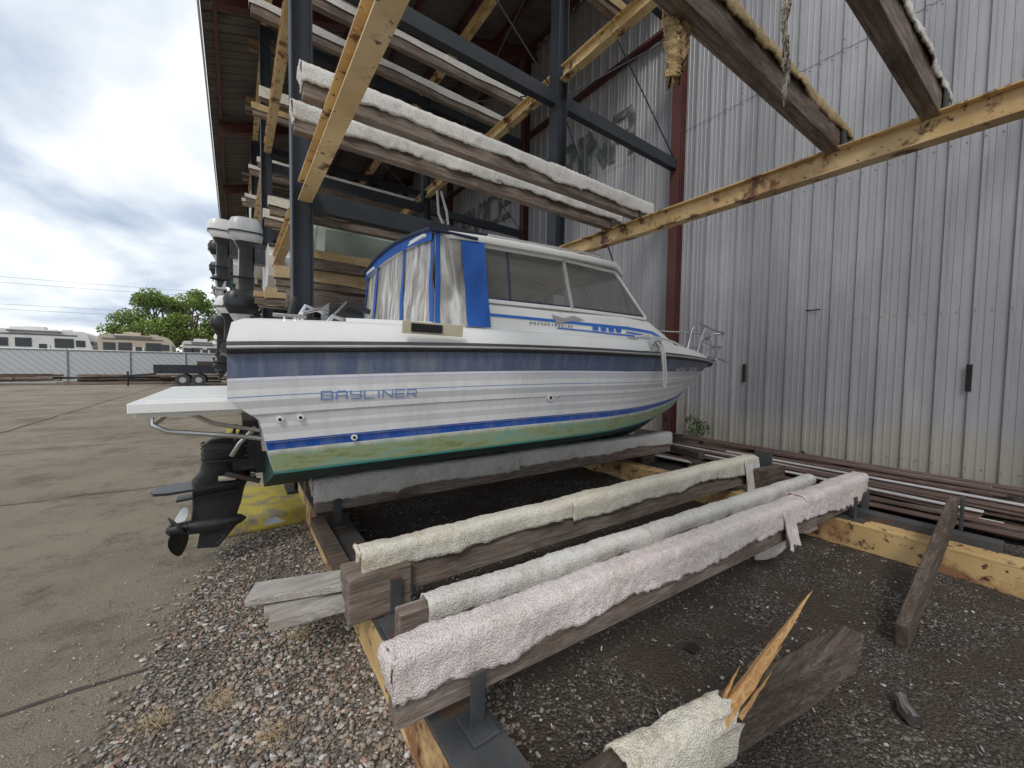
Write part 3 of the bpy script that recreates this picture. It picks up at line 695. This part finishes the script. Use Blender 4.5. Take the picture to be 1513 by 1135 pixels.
for sg in (-1,1):
    canv(sg,1.17,1.56,1,20,0,.02); canv(sg,1.17,1.205,0,2,.008); canv(sg,1.37,1.57,0,8,.010)
def rear(y0,y1,m,off,ny,am=.03):
    rows=[]
    for i in range(ny+1):
        y=lerp(y0,y1,i/ny); row=[]
        for j in range(13):
            t=j/12; yy=y*lerp(.955,.845,t); z=lerp(deckz(1.1)+.03,2.44+.05*(1-y*y),t); row.append((lerp(1.12,1.17,t)-off-.03*(1-y*y)+am*mn.noise(Vector((y*7,z*3,2)))*math.sin(math.pi*t),YC+yy,z))
        rows.append(row)
    s.grid(rows,m)
rear(-1,1,1,0,40)
for a in (-1,-.42,.42,.93): rear(a,a+.06,0,.012,2,.02)
rows=[]
for k in range(21):
    y=lerp(-1,1,k/20); rows.append([(1.155-.03*(1-y*y)-.012,YC+y*.85,2.39+.05*(1-y*y)),(1.15-.03*(1-y*y)-.012,YC+y*.85,2.462+.06*(1-y*y)),(1.25,YC+y*.85,2.478+.08*(1-y*y))])
s.grid([r_[:2] for r_ in rows],0); s.grid([r_[1:] for r_ in rows],2); s.tube([(r_[1][0]-.005,r_[1][1],r_[1][2]+.004) for r_ in rows],.016,3)
s.tube([(1.14,YC-.86,2.46),(1.5,YC-.87,2.465)],.012,3)
s.build('canvas_enclosure',[BLUEC,PLAST,WHITE,NAVY],boat,smooth=True,ang=50,recalc=False)
s=M(); s.box((-.19,3.45,1.272),(.47,1.72,.05)); s.box((-.19,3.45,1.235),(.44,1.6,.03)); s.box((-.19,3.45,1.300),(.36,1.5,.008))
s.build('swim_platform',[WHITE],boat,bevel=.018)
s=M()
for y in (2.75,4.1):
    s.tube([(-.36,y,1.22),(-.36,y,1.17),(-.30,y,1.13),(.0,y,1.08),(.14,y,1.05)],.014); s.tube([(-.2,y,1.22),(-.1,y,1.16),(.12,y,1.10)],.012)
    s.tube([(.14,y,1.12),(.15,y,.98)],.022)
s.tube([(-.36,2.75,1.16),(-.36,4.1,1.16)],.014)
s.tube([(.1,2.9,1.1),(.02,2.95,1.0),(-.02,3.0,.92)],.014)
s.build('platform_brackets',[CHROME],boat,smooth=True)
def drive(s,x,y,z,m=0,mp=1,sc=1.0):
    T=lambda a,b_,c_: (x+a*sc,y+b_*sc,z+c_*sc)
    def ell(cx,cz,rx,ry,n=18,e=.75):
        out=[]
        for i in range(n):
            a=2*math.pi*i/n; ca,sa=math.cos(a),math.sin(a)
            out.append(T(cx+rx*math.copysign(abs(ca)**e,ca),ry*math.copysign(abs(sa)**e,sa),cz))
        return out
    s.grid([ell(-.10,.50,.02,.02),ell(-.10,.495,.10,.08),ell(-.10,.47,.14,.11),ell(-.10,.40,.15,.12),ell(-.11,.33,.145,.10),ell(-.12,.27,.15,.08),ell(-.14,.22,.17,.07),ell(-.16,.12,.15,.045),ell(-.17,.02,.14,.04),ell(-.19,-.08,.13,.035)],m,True)
    for zz in (.455,.42,.385,.35): s.grid([ell(-.10,zz,.16,.125),ell(-.10,zz+.012,.16,.125)],m,True)
    pl=[(.06,.05),(.0,.10),(-.2,.13),(-.42,.12),(-.50,.08),(-.52,0)]
    pts=pl+[(a,-b_) for a,b_ in reversed(pl[:-1])]; n=len(pts)
    s.add([T(a,b_,.20+.05*a) for a,b_ in pts]+[T(a,b_,.182+.05*a) for a,b_ in pts],[tuple(range(n)),tuple(range(2*n-1,n-1,-1))]+[(i,(i+1)%n,n+(i+1)%n,n+i) for i in range(n)],m)
    s.box(T(-.22,0,.11),(.34*sc,.13*sc,.012*sc),m,(0,R(-4),0))
    s.box(T(.02,0,.38),(.20*sc,.20*sc,.22*sc),m); s.box(T(.09,0,.42),(.06*sc,.32*sc,.34*sc),m)
    prof=[(.0,.004),(-.03,.03),(-.09,.05),(-.18,.058),(-.28,.055),(-.33,.05)]
    s.tube([T(a,0,-.11) for a,_ in prof],[r_*sc for _,r_ in prof],m,16)
    s.tube([T(-.335,0,-.11),T(-.43,0,-.11),T(-.45,0,-.11)],[.047*sc,.04*sc,.02*sc],m,14)
    s.add([T(-.06,.008,-.15),T(-.27,.008,-.15),T(-.29,.003,-.27),T(-.17,.003,-.29),T(-.06,-.008,-.15),T(-.27,-.008,-.15),T(-.29,-.003,-.27),T(-.17,-.003,-.29)],[(0,1,2,3),(7,6,5,4),(0,3,7,4),(1,5,6,2),(3,2,6,7),(0,4,5,1)],m)
    for k in range(3):
        a0=k*2.094+.5; rows=[]
        for i in range(7):
            r_=.035+.15*i/6; wd=.10*math.sin(math.pi*min(1,(i+1.5)/8)); row=[]
            for j in range(5):
                q=(j/4-.5)*wd*2; an=a0+q/max(.05,r_)*.7
                row.append(T(-.39+q*.5+.01*i/6,math.cos(an)*r_,-.11+math.sin(an)*r_))
            rows.append(row)
        s.grid(rows,mp if k==0 else m)
s=M(); drive(s,.06,YC,.47,0,1,1.0)
s.tube([(.14,YC-.16,.66),(-.06,YC-.15,.74)],.018,2); s.tube([(.14,YC+.16,.66),(-.06,YC+.15,.74)],.018,2)
s.tube([(.16,YC-.1,1.0),(.03,YC-.14,1.02),(-.0,YC-.1,.94)],.018,0); s.tube([(.16,YC+.1,.98),(.0,YC+.1,1.03),(-.02,YC+.06,.94)],.018,0); s.box((.10,YC,1.05),(.12,.5,.12),0)
s.tube([(-.0,YC-.13,.70),(-.10,YC-.13,.705)],.018,3)
s.build('stern_drive',[BLKPL,SILVER,DSTEEL,CREAMP],boat,smooth=True,ang=35)
s=M()
for (x,z,r_) in ((.19,1.21,.017),(.285,1.215,.017),(2.05,1.265,.026),(2.13,1.27,.012),(.57,1.075,.018)):
    p=onhull(x,z); s.tube([p+Vector((0,.02,0)),p+Vector((0,-.012,0))],r_,0,14); s.tube([p+Vector((0,-.010,0)),p+Vector((0,-.016,0))],r_*.5,1,12)
s.build('through_hull_fittings',[WHITE,SLOT],boat,smooth=True)
s=M(); strokes('BAYLINER',.385,1.310,.056,.044,.020,.0062,lambda a,b_,k:onhull(a,b_,.006),s)
s.build('hull_lettering',[nmat('faded_blue_letters',[(.10,.20,.46),(.17,.28,.54)],ns=3,rough=.4,bump=0)],boat,recalc=False)
s=M(); strokes('MN BBL',3.95,1.46,.11,.065,.07,.02,lambda a,b_,k:onhull(a,b_,.008),s); s.build('registration_number',[TRIMW],boat,recalc=False)
s=M()
s.box((1.02,YC-1.165,1.735),(.40,.02,.075),0,(R(8),0,R(-1))); s.box((.97,YC-1.18,1.735),(.2,.012,.05),1,(R(8),0,R(-1)))
for k in range(5): s.box((.89+.04*k,YC-1.187,1.735),(.004,.008,.05),1)
s.build('gunwale_vent',[CREAMP,SLOT],boat,bevel=.003)
s=M()
for x,y in ((.25,2.45),(3.4,2.6),(5.6,3.3)):
    z=deckz(x); s.tube([(x-.08,y,z+.045),(x+.08,y,z+.045)],.01); s.tube([(x-.025,y,z-.01),(x-.025,y,z+.045)],.008); s.tube([(x+.025,y,z-.01),(x+.025,y,z+.045)],.008)
s.tube([(.35,2.75,1.72),(.35,2.75,1.82),(.45,2.8,1.86),(.6,2.85,1.80),(.7,2.9,1.78)],.013); s.tube([(.3,3.0,1.72),(.4,3.0,1.9),(.55,3.0,1.85),(.62,3.0,1.75)],.013)
s.tube([(.42,2.6,1.70),(.50,2.62,1.80),(.62,2.62,1.77)],.014)
def rail(zz): 
    P=[]
    for x,hb,z in ((4.75,.66,deckz(4.8)),(4.85,.66,zz-.12),(5.0,.64,zz-.02),(5.15,.60,zz),(5.7,.42,zz),(6.3,.22,zz),(6.75,.14,zz),(6.88,.0,zz)): P.append((x,YC-hb,z))
    return P+[(p[0],2*YC-p[1],p[2]) for p in reversed(P[:-1])]
s.tube(rail(2.14),.015)
for x,hb in ((5.5,.48),(6.2,.24),(6.75,.13)):
    for sg in (-1,1): s.tube([(x,YC+sg*hb,2.14),(x-.12,YC+sg*max(.05,hb-.05),deckz(x)-.02)],.012)
s.tube([(5.5,YC-.45,1.92),(6.2,YC-.22,1.90),(6.8,YC-.10,1.90),(6.8,YC+.10,1.90),(6.2,YC+.22,1.90),(5.5,YC+.45,1.92)],.010)
s.box((6.55,YC,1.70),(.5,.16,.03)); s.tube([(6.2,YC,1.76),(6.9,YC,1.70)],.015); s.tube([(6.85,YC-.15,1.66),(6.9,YC,1.72),(6.85,YC+.15,1.66)],.02)
s.tube([(5.75,YC-.3,2.0),(5.9,YC-.3,2.03)],[.04,.075])
s.build('bow_rail_and_cleats',[CHROME],boat,smooth=True)
s=M(); s.box((.62,2.95,1.83),(.22,.3,.16),0); s.tube([(.3,3.2,1.75),(.36,3.2,1.98)],.02,0); s.tube([(.5,2.7,1.78),(.6,2.7,1.9),(.75,2.72,1.86)],.02,0); s.build('engine_gear',[BLKPL],boat,bevel=.02)
s=M()
s.tube([(3.40,2.52,1.84),(3.42,2.36,1.80),(3.43,2.27,1.70),(3.43,2.25,1.5),(3.44,2.255,1.36),(3.46,2.255,1.32),(3.48,2.255,1.36),(3.47,2.25,1.5),(3.45,2.26,1.68),(3.45,2.3,1.79)],.011,0,7)
s.tube([(3.3,2.5,1.83),(3.38,2.4,1.85),(3.42,2.29,1.74),(3.42,2.26,1.6),(3.44,2.27,1.56)],.012,0,7)
for k in range(4): s.tube([(3.36+.02*k+.05*math.cos(a*.63),2.33+.02*math.sin(a*.9+k),1.75+.05*math.sin(a*.63)) for a in range(11)],.011,0,6)
s.tube([(3.4,2.5,1.84),(3.9,2.6,1.86),(4.4,2.75,1.84),(5.0,3.0,1.82)],.012,0,6)
s.build('mooring_rope',[ROPE],boat,smooth=True)

# ---------------------------------------------------------------- generic rack boats with outboards
def rackboat(x,y,z,hullm,cowlm,L=4.6,hw=.95,seed=0,windsh=True,ob=True):
    p=empty('stored_motorboat'); s=M(); rows=[]
    for i in range(17):
        u=i/16; hb=hw*(1 if u<.4 else 1-((u-.4)/.6)**2.2); cbw=hb*.88; zs=z+.75+.12*u; zcn=z+.25+.35*max(0,u-.5)*1.6; zk_=z+.5*max(0,(u-.7)/.3)**2
        xx=x+L*u; r1=[(xx,y-hb,zs),(xx-.02*u,y-hb*.97,z+.6),(xx-.02*u,y-hb*1.0,z+.58),(xx-.05*u,y-cbw,zcn),(xx-.05*u,y,zk_),(xx-.05*u,y+cbw,zcn),(xx,y+hb,zs),(xx,y+hb*.9,zs+.05),(xx,y,zs+.07),(xx,y-hb*.9,zs+.05)]
        rows.append(r1)
    s.grid(rows,0,True); s.add(rows[0],[tuple(range(10))],0)
    s.tube([(r_[0][0],r_[0][1]-.01,r_[0][2]) for r_ in rows],.03,1,6)
    s.build('hull',[hullm,RUBBER],p,smooth=True,ang=30)
    if windsh:
        q=M(); q.grid([[(x+1.9,y-hw*.8,z+.85),(x+2.6,y-hw*.6,z+.85),(x+2.9,y,z+.87),(x+2.6,y+hw*.6,z+.85),(x+1.9,y+hw*.8,z+.85)],[(x+1.8,y-hw*.75,z+1.15),(x+2.35,y-hw*.55,z+1.2),(x+2.6,y,z+1.22),(x+2.35,y+hw*.55,z+1.2),(x+1.8,y+hw*.75,z+1.15)]]); q.build('windshield',[GLASS],p,recalc=False)
    if ob:
        q=M(); cz=z+1.15; cx_=x-.28
        def ell(cxx,czz,rx,ry,n=14): 
            out=[]
            for i in range(n):
                a=2*math.pi*i/n; ca,sa=math.cos(a),math.sin(a)
                out.append((cxx+rx*math.copysign(abs(ca)**.6,ca),y+ry*math.copysign(abs(sa)**.6,sa),czz))
            return out
        q.grid([ell(cx_,cz+.24,.02,.02),ell(cx_,cz+.24,.16,.11),ell(cx_-.02,cz+.20,.23,.17),ell(cx_-.03,cz+.08,.28,.20),ell(cx_-.02,cz-.05,.27,.20),ell(cx_,cz-.15,.24,.18),ell(cx_,cz-.2,.2,.15)],0,True)
        q.grid([ell(cx_,cz-.2,.2,.15),ell(cx_,cz-.22,.2,.14),ell(cx_,cz-.35,.13,.09),ell(cx_-.02,cz-.75,.12,.06),ell(cx_-.02,cz-.95,.13,.035),ell(cx_-.02,cz-1.15,.11,.03)],1,True)
        q.box((cx_-.08,y,cz-.85),(.38,.2,.015),1); q.box((cx_+.2,y,cz-.4),(.18,.26,.35),2)
        q.tube([(cx_+.14,y,cz-1.12),(cx_+.05,y,cz-1.12),(cx_-.16,y,cz-1.12),(cx_-.24,y,cz-1.12)],[.01,.05,.05,.03],1,10)
        q.add([(cx_+.02,y,cz-1.14),(cx_-.14,y,cz-1.14),(cx_-.12,y,cz-1.32),(cx_-.04,y,cz-1.32)],[(0,1,2,3)],1)
        for k in range(3):
            a=k*2.09+seed; q.add([(cx_-.2,y,cz-1.12),(cx_-.18,y+math.cos(a-.4)*.15,cz-1.12+math.sin(a-.4)*.15),(cx_-.24,y+math.cos(a+.4)*.15,cz-1.12+math.sin(a+.4)*.15)],[(0,1,2)],1)
        q.grid([ell(cx_-.02,cz-.06,.283,.213),ell(cx_-.02,cz-.03,.288,.216)],2,True)
        q.build('outboard_motor',[cowlm,BLKPL if seed%2==0 else SILVER,BLKPL],p,smooth=True,ang=40)
HG=nmat('green_grey_hull',[(.28,.36,.33),(.42,.48,.46)],ns=2,rough=.4,bump=0)
HB=nmat('dark_green_hull',[(.05,.10,.09),(.09,.14,.13)],ns=2,rough=.5,bump=0)
rackboat(.95,6.3,2.62,HG,BLKPL,4.2,.9,2,False,False)
rackboat(.50,8.9,2.80,WHITE,SILVER,4.6,.92,4,False)
rackboat(.42,9.0,1.47,WHITE,BLKPL,4.6,.95,3,False)
rackboat(.10,11.5,3.45,WHITE,WHITE,4.8,1.0,6)
rackboat(.22,11.8,1.75,WHITE,WHITE,4.8,1.0,8,False)
rackboat(.0,14.2,3.63,WHITE,BLKPL,4.8,1.0,7)
rackboat(.0,14.4,1.5,WHITE,BLKPL,4.8,1.0,4)
rackboat(.0,17.2,1.2,WHITE,WHITE,4.8,1.0,10); rackboat(-.1,17.2,3.63,HB,BLKPL,4.8,1.0,9); rackboat(-.2,22,1.2,WHITE,WHITE,4.8,1.0,10); rackboat(-.2,22.5,3.6,WHITE,BLKPL,4.8,1.0,11); rackboat(-.3,27.5,3.6,WHITE,WHITE,4.8,1.0,13); rackboat(-.3,27.5,.8,WHITE,BLKPL,4.8,1.0,14)
rackboat(.5,16.5,6.4,WHITE,WHITE,4.6,.95,12,ob=False)
p=empty('pontoon_boat'); s=M()
for yy in (8.1,9.6):
    s.tube([(1.2,yy,4.25),(4.9,yy,4.25)],.02); s.tube([(1.2,yy,4.5),(4.9,yy,4.5)],.02)
    for i in range(8): s.tube([(1.2+.53*i,yy,3.8),(1.2+.53*i,yy,4.5)],.015)
for i in (0,7): s.tube([(1.2+.53*i,8.1,4.5),(1.2+.53*i,9.6,4.5)],.02)
s.box((3.05,8.85,3.76),(4.0,1.7,.08),1)
s.build('deck_and_railing',[CHROME,TRIMW],p,smooth=True)
s=M(); s.tube([(3.9,8.6,5.6),(3.85,8.4,5.0),(4.0,8.3,4.6),(3.9,8.2,4.1)],.03); s.tube([(4.0,8.6,5.6),(4.05,8.4,5.1),(4.1,8.3,4.4),(4.0,8.2,4.0)],.03); s.build('hanging_hose',[TRIMW],smooth=True)

# ---------------------------------------------------------------- foreground debris
db=empty('broken_bunk_beam')
s=M(); s.beam((.62,.86,.11),(2.34,.50,.21),.085,.19,0,14)
for i in range(len(s.v)):
    x,y,z=s.v[i]
    if x>2.0:
        k=(x-2.0)/.34; s.v[i]=(x-(.12*k if z<.2 else 0)+.03*mn.noise(Vector((x*9,y*9,z*9))),y,z+.015+(.06*k if z<.2 else -.015*k))
s.build('timber',[WOODD],db,bevel=.006)
s=M()
def shard(a,b_,w0,seed):
    a=Vector(a);b_=Vector(b_);rows=[]
    d=(b_-a).normalized(); r_=d.cross(Vector((.3,.2,1))).normalized(); u_=r_.cross(d)
    for i in range(15):
        t=i/14; w_=w0*(1-t)**.75*(1+.18*mn.noise(Vector((t*9,seed,0)))); P=a.lerp(b_,t)+u_*.008*mn.noise(Vector((t*5,seed,4)))
        rows.append([P+r_*w_,P+r_*w_*.3+u_*w_*.8,P-r_*w_*.2+u_*w_*.35,P-r_*w_,P-u_*w_*.6])
    s.grid(rows,0,True)
shard((1.40,.67,.20),(2.03,.575,.56),.042,1); shard((1.38,.66,.20),(1.80,.60,.40),.026,2); shard((1.5,.63,.22),(1.70,.60,.33),.016,3); shard((1.45,.69,.22),(1.62,.68,.34),.014,5)
s.build('splinter',[SPLINT],db,smooth=False)
s=M(); rows=[]
for i in range(70):
    t=i/69; x=lerp(1.00,1.48,t); fr=(x-.62)/1.72; y=lerp(.86,.50,fr); z=lerp(.11,.21,fr); row=[]
    for k in range(41):
        a=lerp(-2.1,2.3,k/40)+.1*math.sin(t*9); ry=.064*(1+.12*mn.noise(Vector((t*4,k*.25,0)))); rzz=.122*(1+.08*mn.noise(Vector((t*4,k*.25,5))))
        sa,ca=math.sin(a),math.cos(a)
        P=Vector((x+.07*mn.noise(Vector((k*.4,1,1)))*max(0,t-.6)*3,y-math.copysign(abs(sa)**.65,sa)*ry,z+math.copysign(abs(ca)**.65,ca)*rzz)); P+=Vector((mn.noise(P*35),mn.noise(P*37),mn.noise(P*34)))*.006; row.append(P)
    rows.append(row)
s.grid(rows); o=s.build('carpet_remnant',[CCREAM],db,smooth=True,ang=180,recalc=False); md=o.modifiers.new('t','SOLIDIFY'); md.thickness=.01
s=M(); s.beam((2.85,.42,.10),(4.45,.42,.50),.05,.17,0,6); s.build('leaning_plank',[WOODD],bevel=.004)
s=M(); s.beam((4.3,1.72,.36),(4.75,1.68,.36),.09,.3,0,2); s.build('timber_block',[WOODD],bevel=.005)
def drape(pts_top,L,mt,seed,nm='draped_carpet'):
    s=M(); rows=[]
    for i in range(26):
        t=i/25; row=[]
        for k,(x,y,z) in enumerate(pts_top):
            f=.03*math.sin(k*.9+seed)*t; row.append((x+.03*mn.noise(Vector((t*3,k*.4,seed))),y-f-.03*t,max(.08,z-L*t*(1+.25*mn.noise(Vector((k*.35,seed,0)))))))
        rows.append(row)
    s.grid(rows); o=s.build(nm,[mt],smooth=True,ang=180,recalc=False); m=o.modifiers.new('t','SOLIDIFY'); m.thickness=.012
drape([(4.18+.020*k,1.80,.60) for k in range(16)],.36,CGREY,2)
drape([(3.05+.10*k,1.22,.36) for k in range(16)],.22,CPINK,5)
drape([(2.95+.018*k,1.022,.58) for k in range(13)],.25,CPINK,7)
random.seed(5)
s=M()
for i in range(34):
    x=random.uniform(5.4,7.5); ya=random.uniform(-.9,.6); yb=random.uniform(2.6,4.6); z=.10+.010*(i//3)+random.random()*.02
    s.beam((x,ya,z),(x+random.uniform(-.35,.35),yb,z+random.uniform(-.01,.02)),.13 if i%3 else .07,.014,1 if i in (5,13,24,30,33) else 0)
s.build('siding_strip_pile',[SIDB,TRIMW],bevel=.003)
s=M(); s.beam((5.1,2.6,.12),(6.6,4.4,.12),.14,.14); s.beam((4.9,3.6,.12),(7.2,3.9,.13),.14,.14); s.beam((5.6,3.0,.24),(6.0,4.5,.24),.12,.1); s.beam((4.6,.2,.14),(5.4,2.4,.14),.14,.08); s.build('scrap_timber_pile',[WOODD],bevel=.004)
s=M(); s.tube([(2.28,.28,.06),(2.31,.31,.062),(2.36,.33,.06),(2.39,.345,.06)],[.028,.033,.024,.03],0,10); s.build('crushed_can',[CHROME],smooth=True)
s=M(); rows=[[(1.9+.02*i+.01*mn.noise(Vector((i,j,0))),1.02+.015*j,.045+.02*abs(mn.noise(Vector((i*.7,j*.7,3))))) for j in range(5)] for i in range(5)]; s.grid(rows); s.build('black_rag',[SLOT],smooth=True,recalc=False)
s=M(); random.seed(9)
for i in range(520):
    x=random.uniform(.9,4.8);y=random.uniform(-.4,2.8);a=random.random()*3.14;l=random.uniform(.008,.035); s.box((x,y,soilz(x,y)+.006),(l,random.uniform(.002,.009),.002),random.choice([0,1,2,2]),(random.uniform(-.3,.3),random.uniform(-.3,.3),a))
s.build('wood_chips',[WOODL,TRIMW,WOODD],recalc=False)
s=M(); s.add([(.18,3.75,.16),(.34,3.78,.16),(.28,3.9,.17),(.2,3.88,.18)],[(0,1,2,3)]); s.build('paper_scrap',[TRIMW],recalc=False)

# ---------------------------------------------------------------- plants / trees
def leaves(s,c,r_,n,size,dark,light,sq=1):
    for i in range(n):
        d=Vector((random.gauss(0,1),random.gauss(0,1),random.gauss(0,1))).normalized()*r_*random.random()**.4; d.z*=sq
        P=Vector(c)+d; a=Vector((random.gauss(0,1),random.gauss(0,1),random.gauss(0,.6))).normalized(); b_=a.cross(Vector((random.random(),random.random(),random.random()))).normalized()
        q=size*random.uniform(.6,1.3); o=len(s.v); s.v+=[tuple(P+a*q),tuple(P+b_*q*.6),tuple(P-a*q),tuple(P-b_*q*.6)]; s.f.append((o,o+1,o+2,o+3)); s.m.append(0)
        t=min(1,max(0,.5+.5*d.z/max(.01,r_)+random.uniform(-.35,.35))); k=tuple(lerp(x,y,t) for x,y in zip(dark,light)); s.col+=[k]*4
def tree(x,y,h,w_,seed):
    random.seed(seed); p=empty('deciduous_tree'); s=M(); tips=[]
    for k in (-1,1):
        s.tube([(x+.3*k,y,0),(x+.7*k,y,h*.2),(x+1.6*k,y,h*.42),(x+2.2*k,y+.5,h*.7)],[.4,.33,.25,.1])
    for i in range(30):
        a=random.random()*6.28; zz=h*random.uniform(.3,.92); rr=w_/2*math.sqrt(max(.05,1-((zz/h-.55)/.5)**2))*random.uniform(.4,.95)
        tips.append((x+math.cos(a)*rr,y+math.sin(a)*rr,zz)); s.tube([(x+random.choice((-1,1))*1.2,y,h*random.uniform(.2,.45)),(x+math.cos(a)*rr*.6,y+math.sin(a)*rr*.6,zz-1),tips[-1]],[.16,.09,.03],0,5)
    s.build('trunk',[BARK],p)
    l=M(); l.col=[]
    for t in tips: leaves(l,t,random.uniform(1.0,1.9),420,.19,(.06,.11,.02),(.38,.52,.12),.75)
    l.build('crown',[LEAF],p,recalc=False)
tree(-6.8,80,13.3,10.5,1); tree(-10.8,84,12.8,11,2)
random.seed(4); l=M(); l.col=[]
for i in range(150):
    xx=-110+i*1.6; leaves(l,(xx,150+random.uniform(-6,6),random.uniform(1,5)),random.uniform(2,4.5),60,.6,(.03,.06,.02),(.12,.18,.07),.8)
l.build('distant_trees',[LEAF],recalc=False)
l=M(); l.col=[]
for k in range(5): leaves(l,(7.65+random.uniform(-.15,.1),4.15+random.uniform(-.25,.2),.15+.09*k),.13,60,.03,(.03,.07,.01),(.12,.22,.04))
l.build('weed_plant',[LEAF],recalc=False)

# ---------------------------------------------------------------- fence, lumber, RVs, trailer, poles
fy=38; fe=empty('chain_link_fence')
s=M(); s.add([(-45,fy,.05),(9,fy,.05),(9,fy,2.2),(-45,fy,2.2)],[(0,1,2,3)]); s.build('slatted_mesh',[FENCE],fe,recalc=False)
s=M()
for i in range(19): s.tube([(-45+3*i,fy-.06,0),(-45+3*i,fy-.06,2.3)],.04)
s.tube([(-45,fy-.05,2.23),(9,fy-.05,2.23)],.03); s.build('posts',[ALU],fe)
random.seed(8); s=M()
for i in range(70):
    x=random.uniform(-30,-3); L=random.uniform(2.5,5); k=random.randint(0,3); yy=fy-1.2-random.random()*1.3
    s.beam((x,yy,.1+.16*k),(x+L,yy+random.uniform(-.3,.3),.1+.16*k+random.uniform(-.03,.05)),.25,.13,i%2)
s.build('lumber_stack',[WOODD,WOOD])
RVW=nmat('rv_white',[(.6,.6,.58),(.74,.73,.71)],ns=1,rough=.4,bump=0); RVT=nmat('rv_tan',[(.45,.38,.29),(.55,.47,.37)],ns=1,rough=.5,bump=0)
RVG=nmat('rv_stripe',[(.10,.10,.11),(.2,.19,.19)],ns=1,rough=.5,bump=0); WIN=nmat('rv_window',[(.02,.025,.03),(.05,.055,.06)],ns=1,rough=.15,bump=0)
def rv(x,y,L,h,kind,body=RVW):
    s=M(); w_=2.5; z0=.75
    prof=[(0,z0),(L*.96,z0),(L,z0+.8),(L*.98,h*.8),(L*.9,h-.15),(L*.85,h),(0.15,h),(0,h-.2)] if kind==0 else [(0,z0),(L*.7,z0),(L*.72,z0+1.0),(L*.97,z0+1.1),(L,z0+1.7),(L*.95,h-.2),(L*.9,h),(.1,h),(0,h-.2)]
    n=len(prof); vs=[(x+a,y-w_/2,b_) for a,b_ in prof]+[(x+a,y+w_/2,b_) for a,b_ in prof]
    s.add(vs,[tuple(range(n)),tuple(range(2*n-1,n-1,-1))]+[(i,(i+1)%n,n+(i+1)%n,n+i) for i in range(n)],0)
    s.box((x+L*.35,y-w_/2-.02,z0+.35),(L*.68,.03,.35),1); s.box((x+L*.45,y-w_/2-.02,h-.35),(L*.8,.03,.10),1)
    for a,ww,hh in ((.14,.7,.6),(.34,.8,.65),(.72,1.0,.7),(.88,.5,.5)): s.box((x+L*a,y-w_/2-.03,h-.95),(ww,.04,hh),2)
    s.box((x+L*.52,y-w_/2-.035,z0+1.05),(.7,.04,1.85),3); s.box((x+L*.52,y-w_/2-.06,z0+1.7),(.4,.04,.6),2)
    s.box((x-.02,y,h-.9),(.03,1.6,.6),2); s.box((x+L*.98,y-.3,h-1.0),(.08,1.5,.5),2)
    s.box((x+L*.4,y,h+.14),(1.0,.7,.28),0); s.box((x+L*.7,y,h+.08),(.5,.5,.15),0)
    s.box((x+L*.45,y-w_/2-.12,h-.12),(L*.5,.12,.10),1)
    for a in (.3,.4): s.tube([(x+L*a,y-w_/2-.02,.4),(x+L*a,y-w_/2+.25,.4)],.4,2,16)
    s.box((x+L*.35,y-w_/2+.1,z0-.1),(L*.6,.1,.2),1)
    s.build('recreational_vehicle',[body,RVG,WIN,TRIMW],bevel=.06)
rv(-23.5,46,5.0,4.0,1); rv(-18.2,44,3.4,4.1,0); rv(-14.6,46,5.4,3.8,1); rv(-19,56,7,4.3,0); rv(-8.9,46,4.6,3.7,0,RVT); rv(-30,45,6,3.9,0); rv(-3.9,48,3.2,3.5,0); rv(-.4,46,5,3.7,1); rv(-12.5,60,6,4.2,1)
s=M(); s.box((-2.3,33.5,.85),(3.6,1.8,.12),0); s.box((-2.3,32.62,1.12),(3.6,.06,.45),0); s.box((-2.3,34.38,1.12),(3.6,.06,.45),0); s.box((-4.08,33.5,1.12),(.06,1.8,.45),0)
for x in (-2.7,-1.9):
    for yy in (32.5,34.5): s.tube([(x,yy-.1,.38),(x,yy+.1,.38)],.38,1,18); s.tube([(x,yy-.12,.38),(x,yy-.11,.38)],.18,2,12)
s.beam((-4.1,33.5,.75),(-5.6,33.5,.6),.12,.12,0); s.tube([(-5.4,33.5,0),(-5.4,33.5,.9)],.05,0); s.box((-1.4,33.3,1.35),(1.2,1.1,.5),3)
s.build('utility_trailer',[BLK,RUBBER,ALU,WOODD],bevel=.01)
s=M()
for x in (-75,12): s.tube([(x,70,0),(x,70,13)],[.18,.12],0,10); s.box((x,70,12),(.12,2.4,.15))
s.build('utility_poles',[WOODD])
s=M()
for (z,yy) in ((12.1,69),(11.6,70),(9.2,70.5),(8.6,70.2)): s.tube([(-75+87*t/20,yy,z-4*1.4*(t/20)*(1-t/20)) for t in range(21)],.014,0,5)
s.build('power_lines',[SLOT])
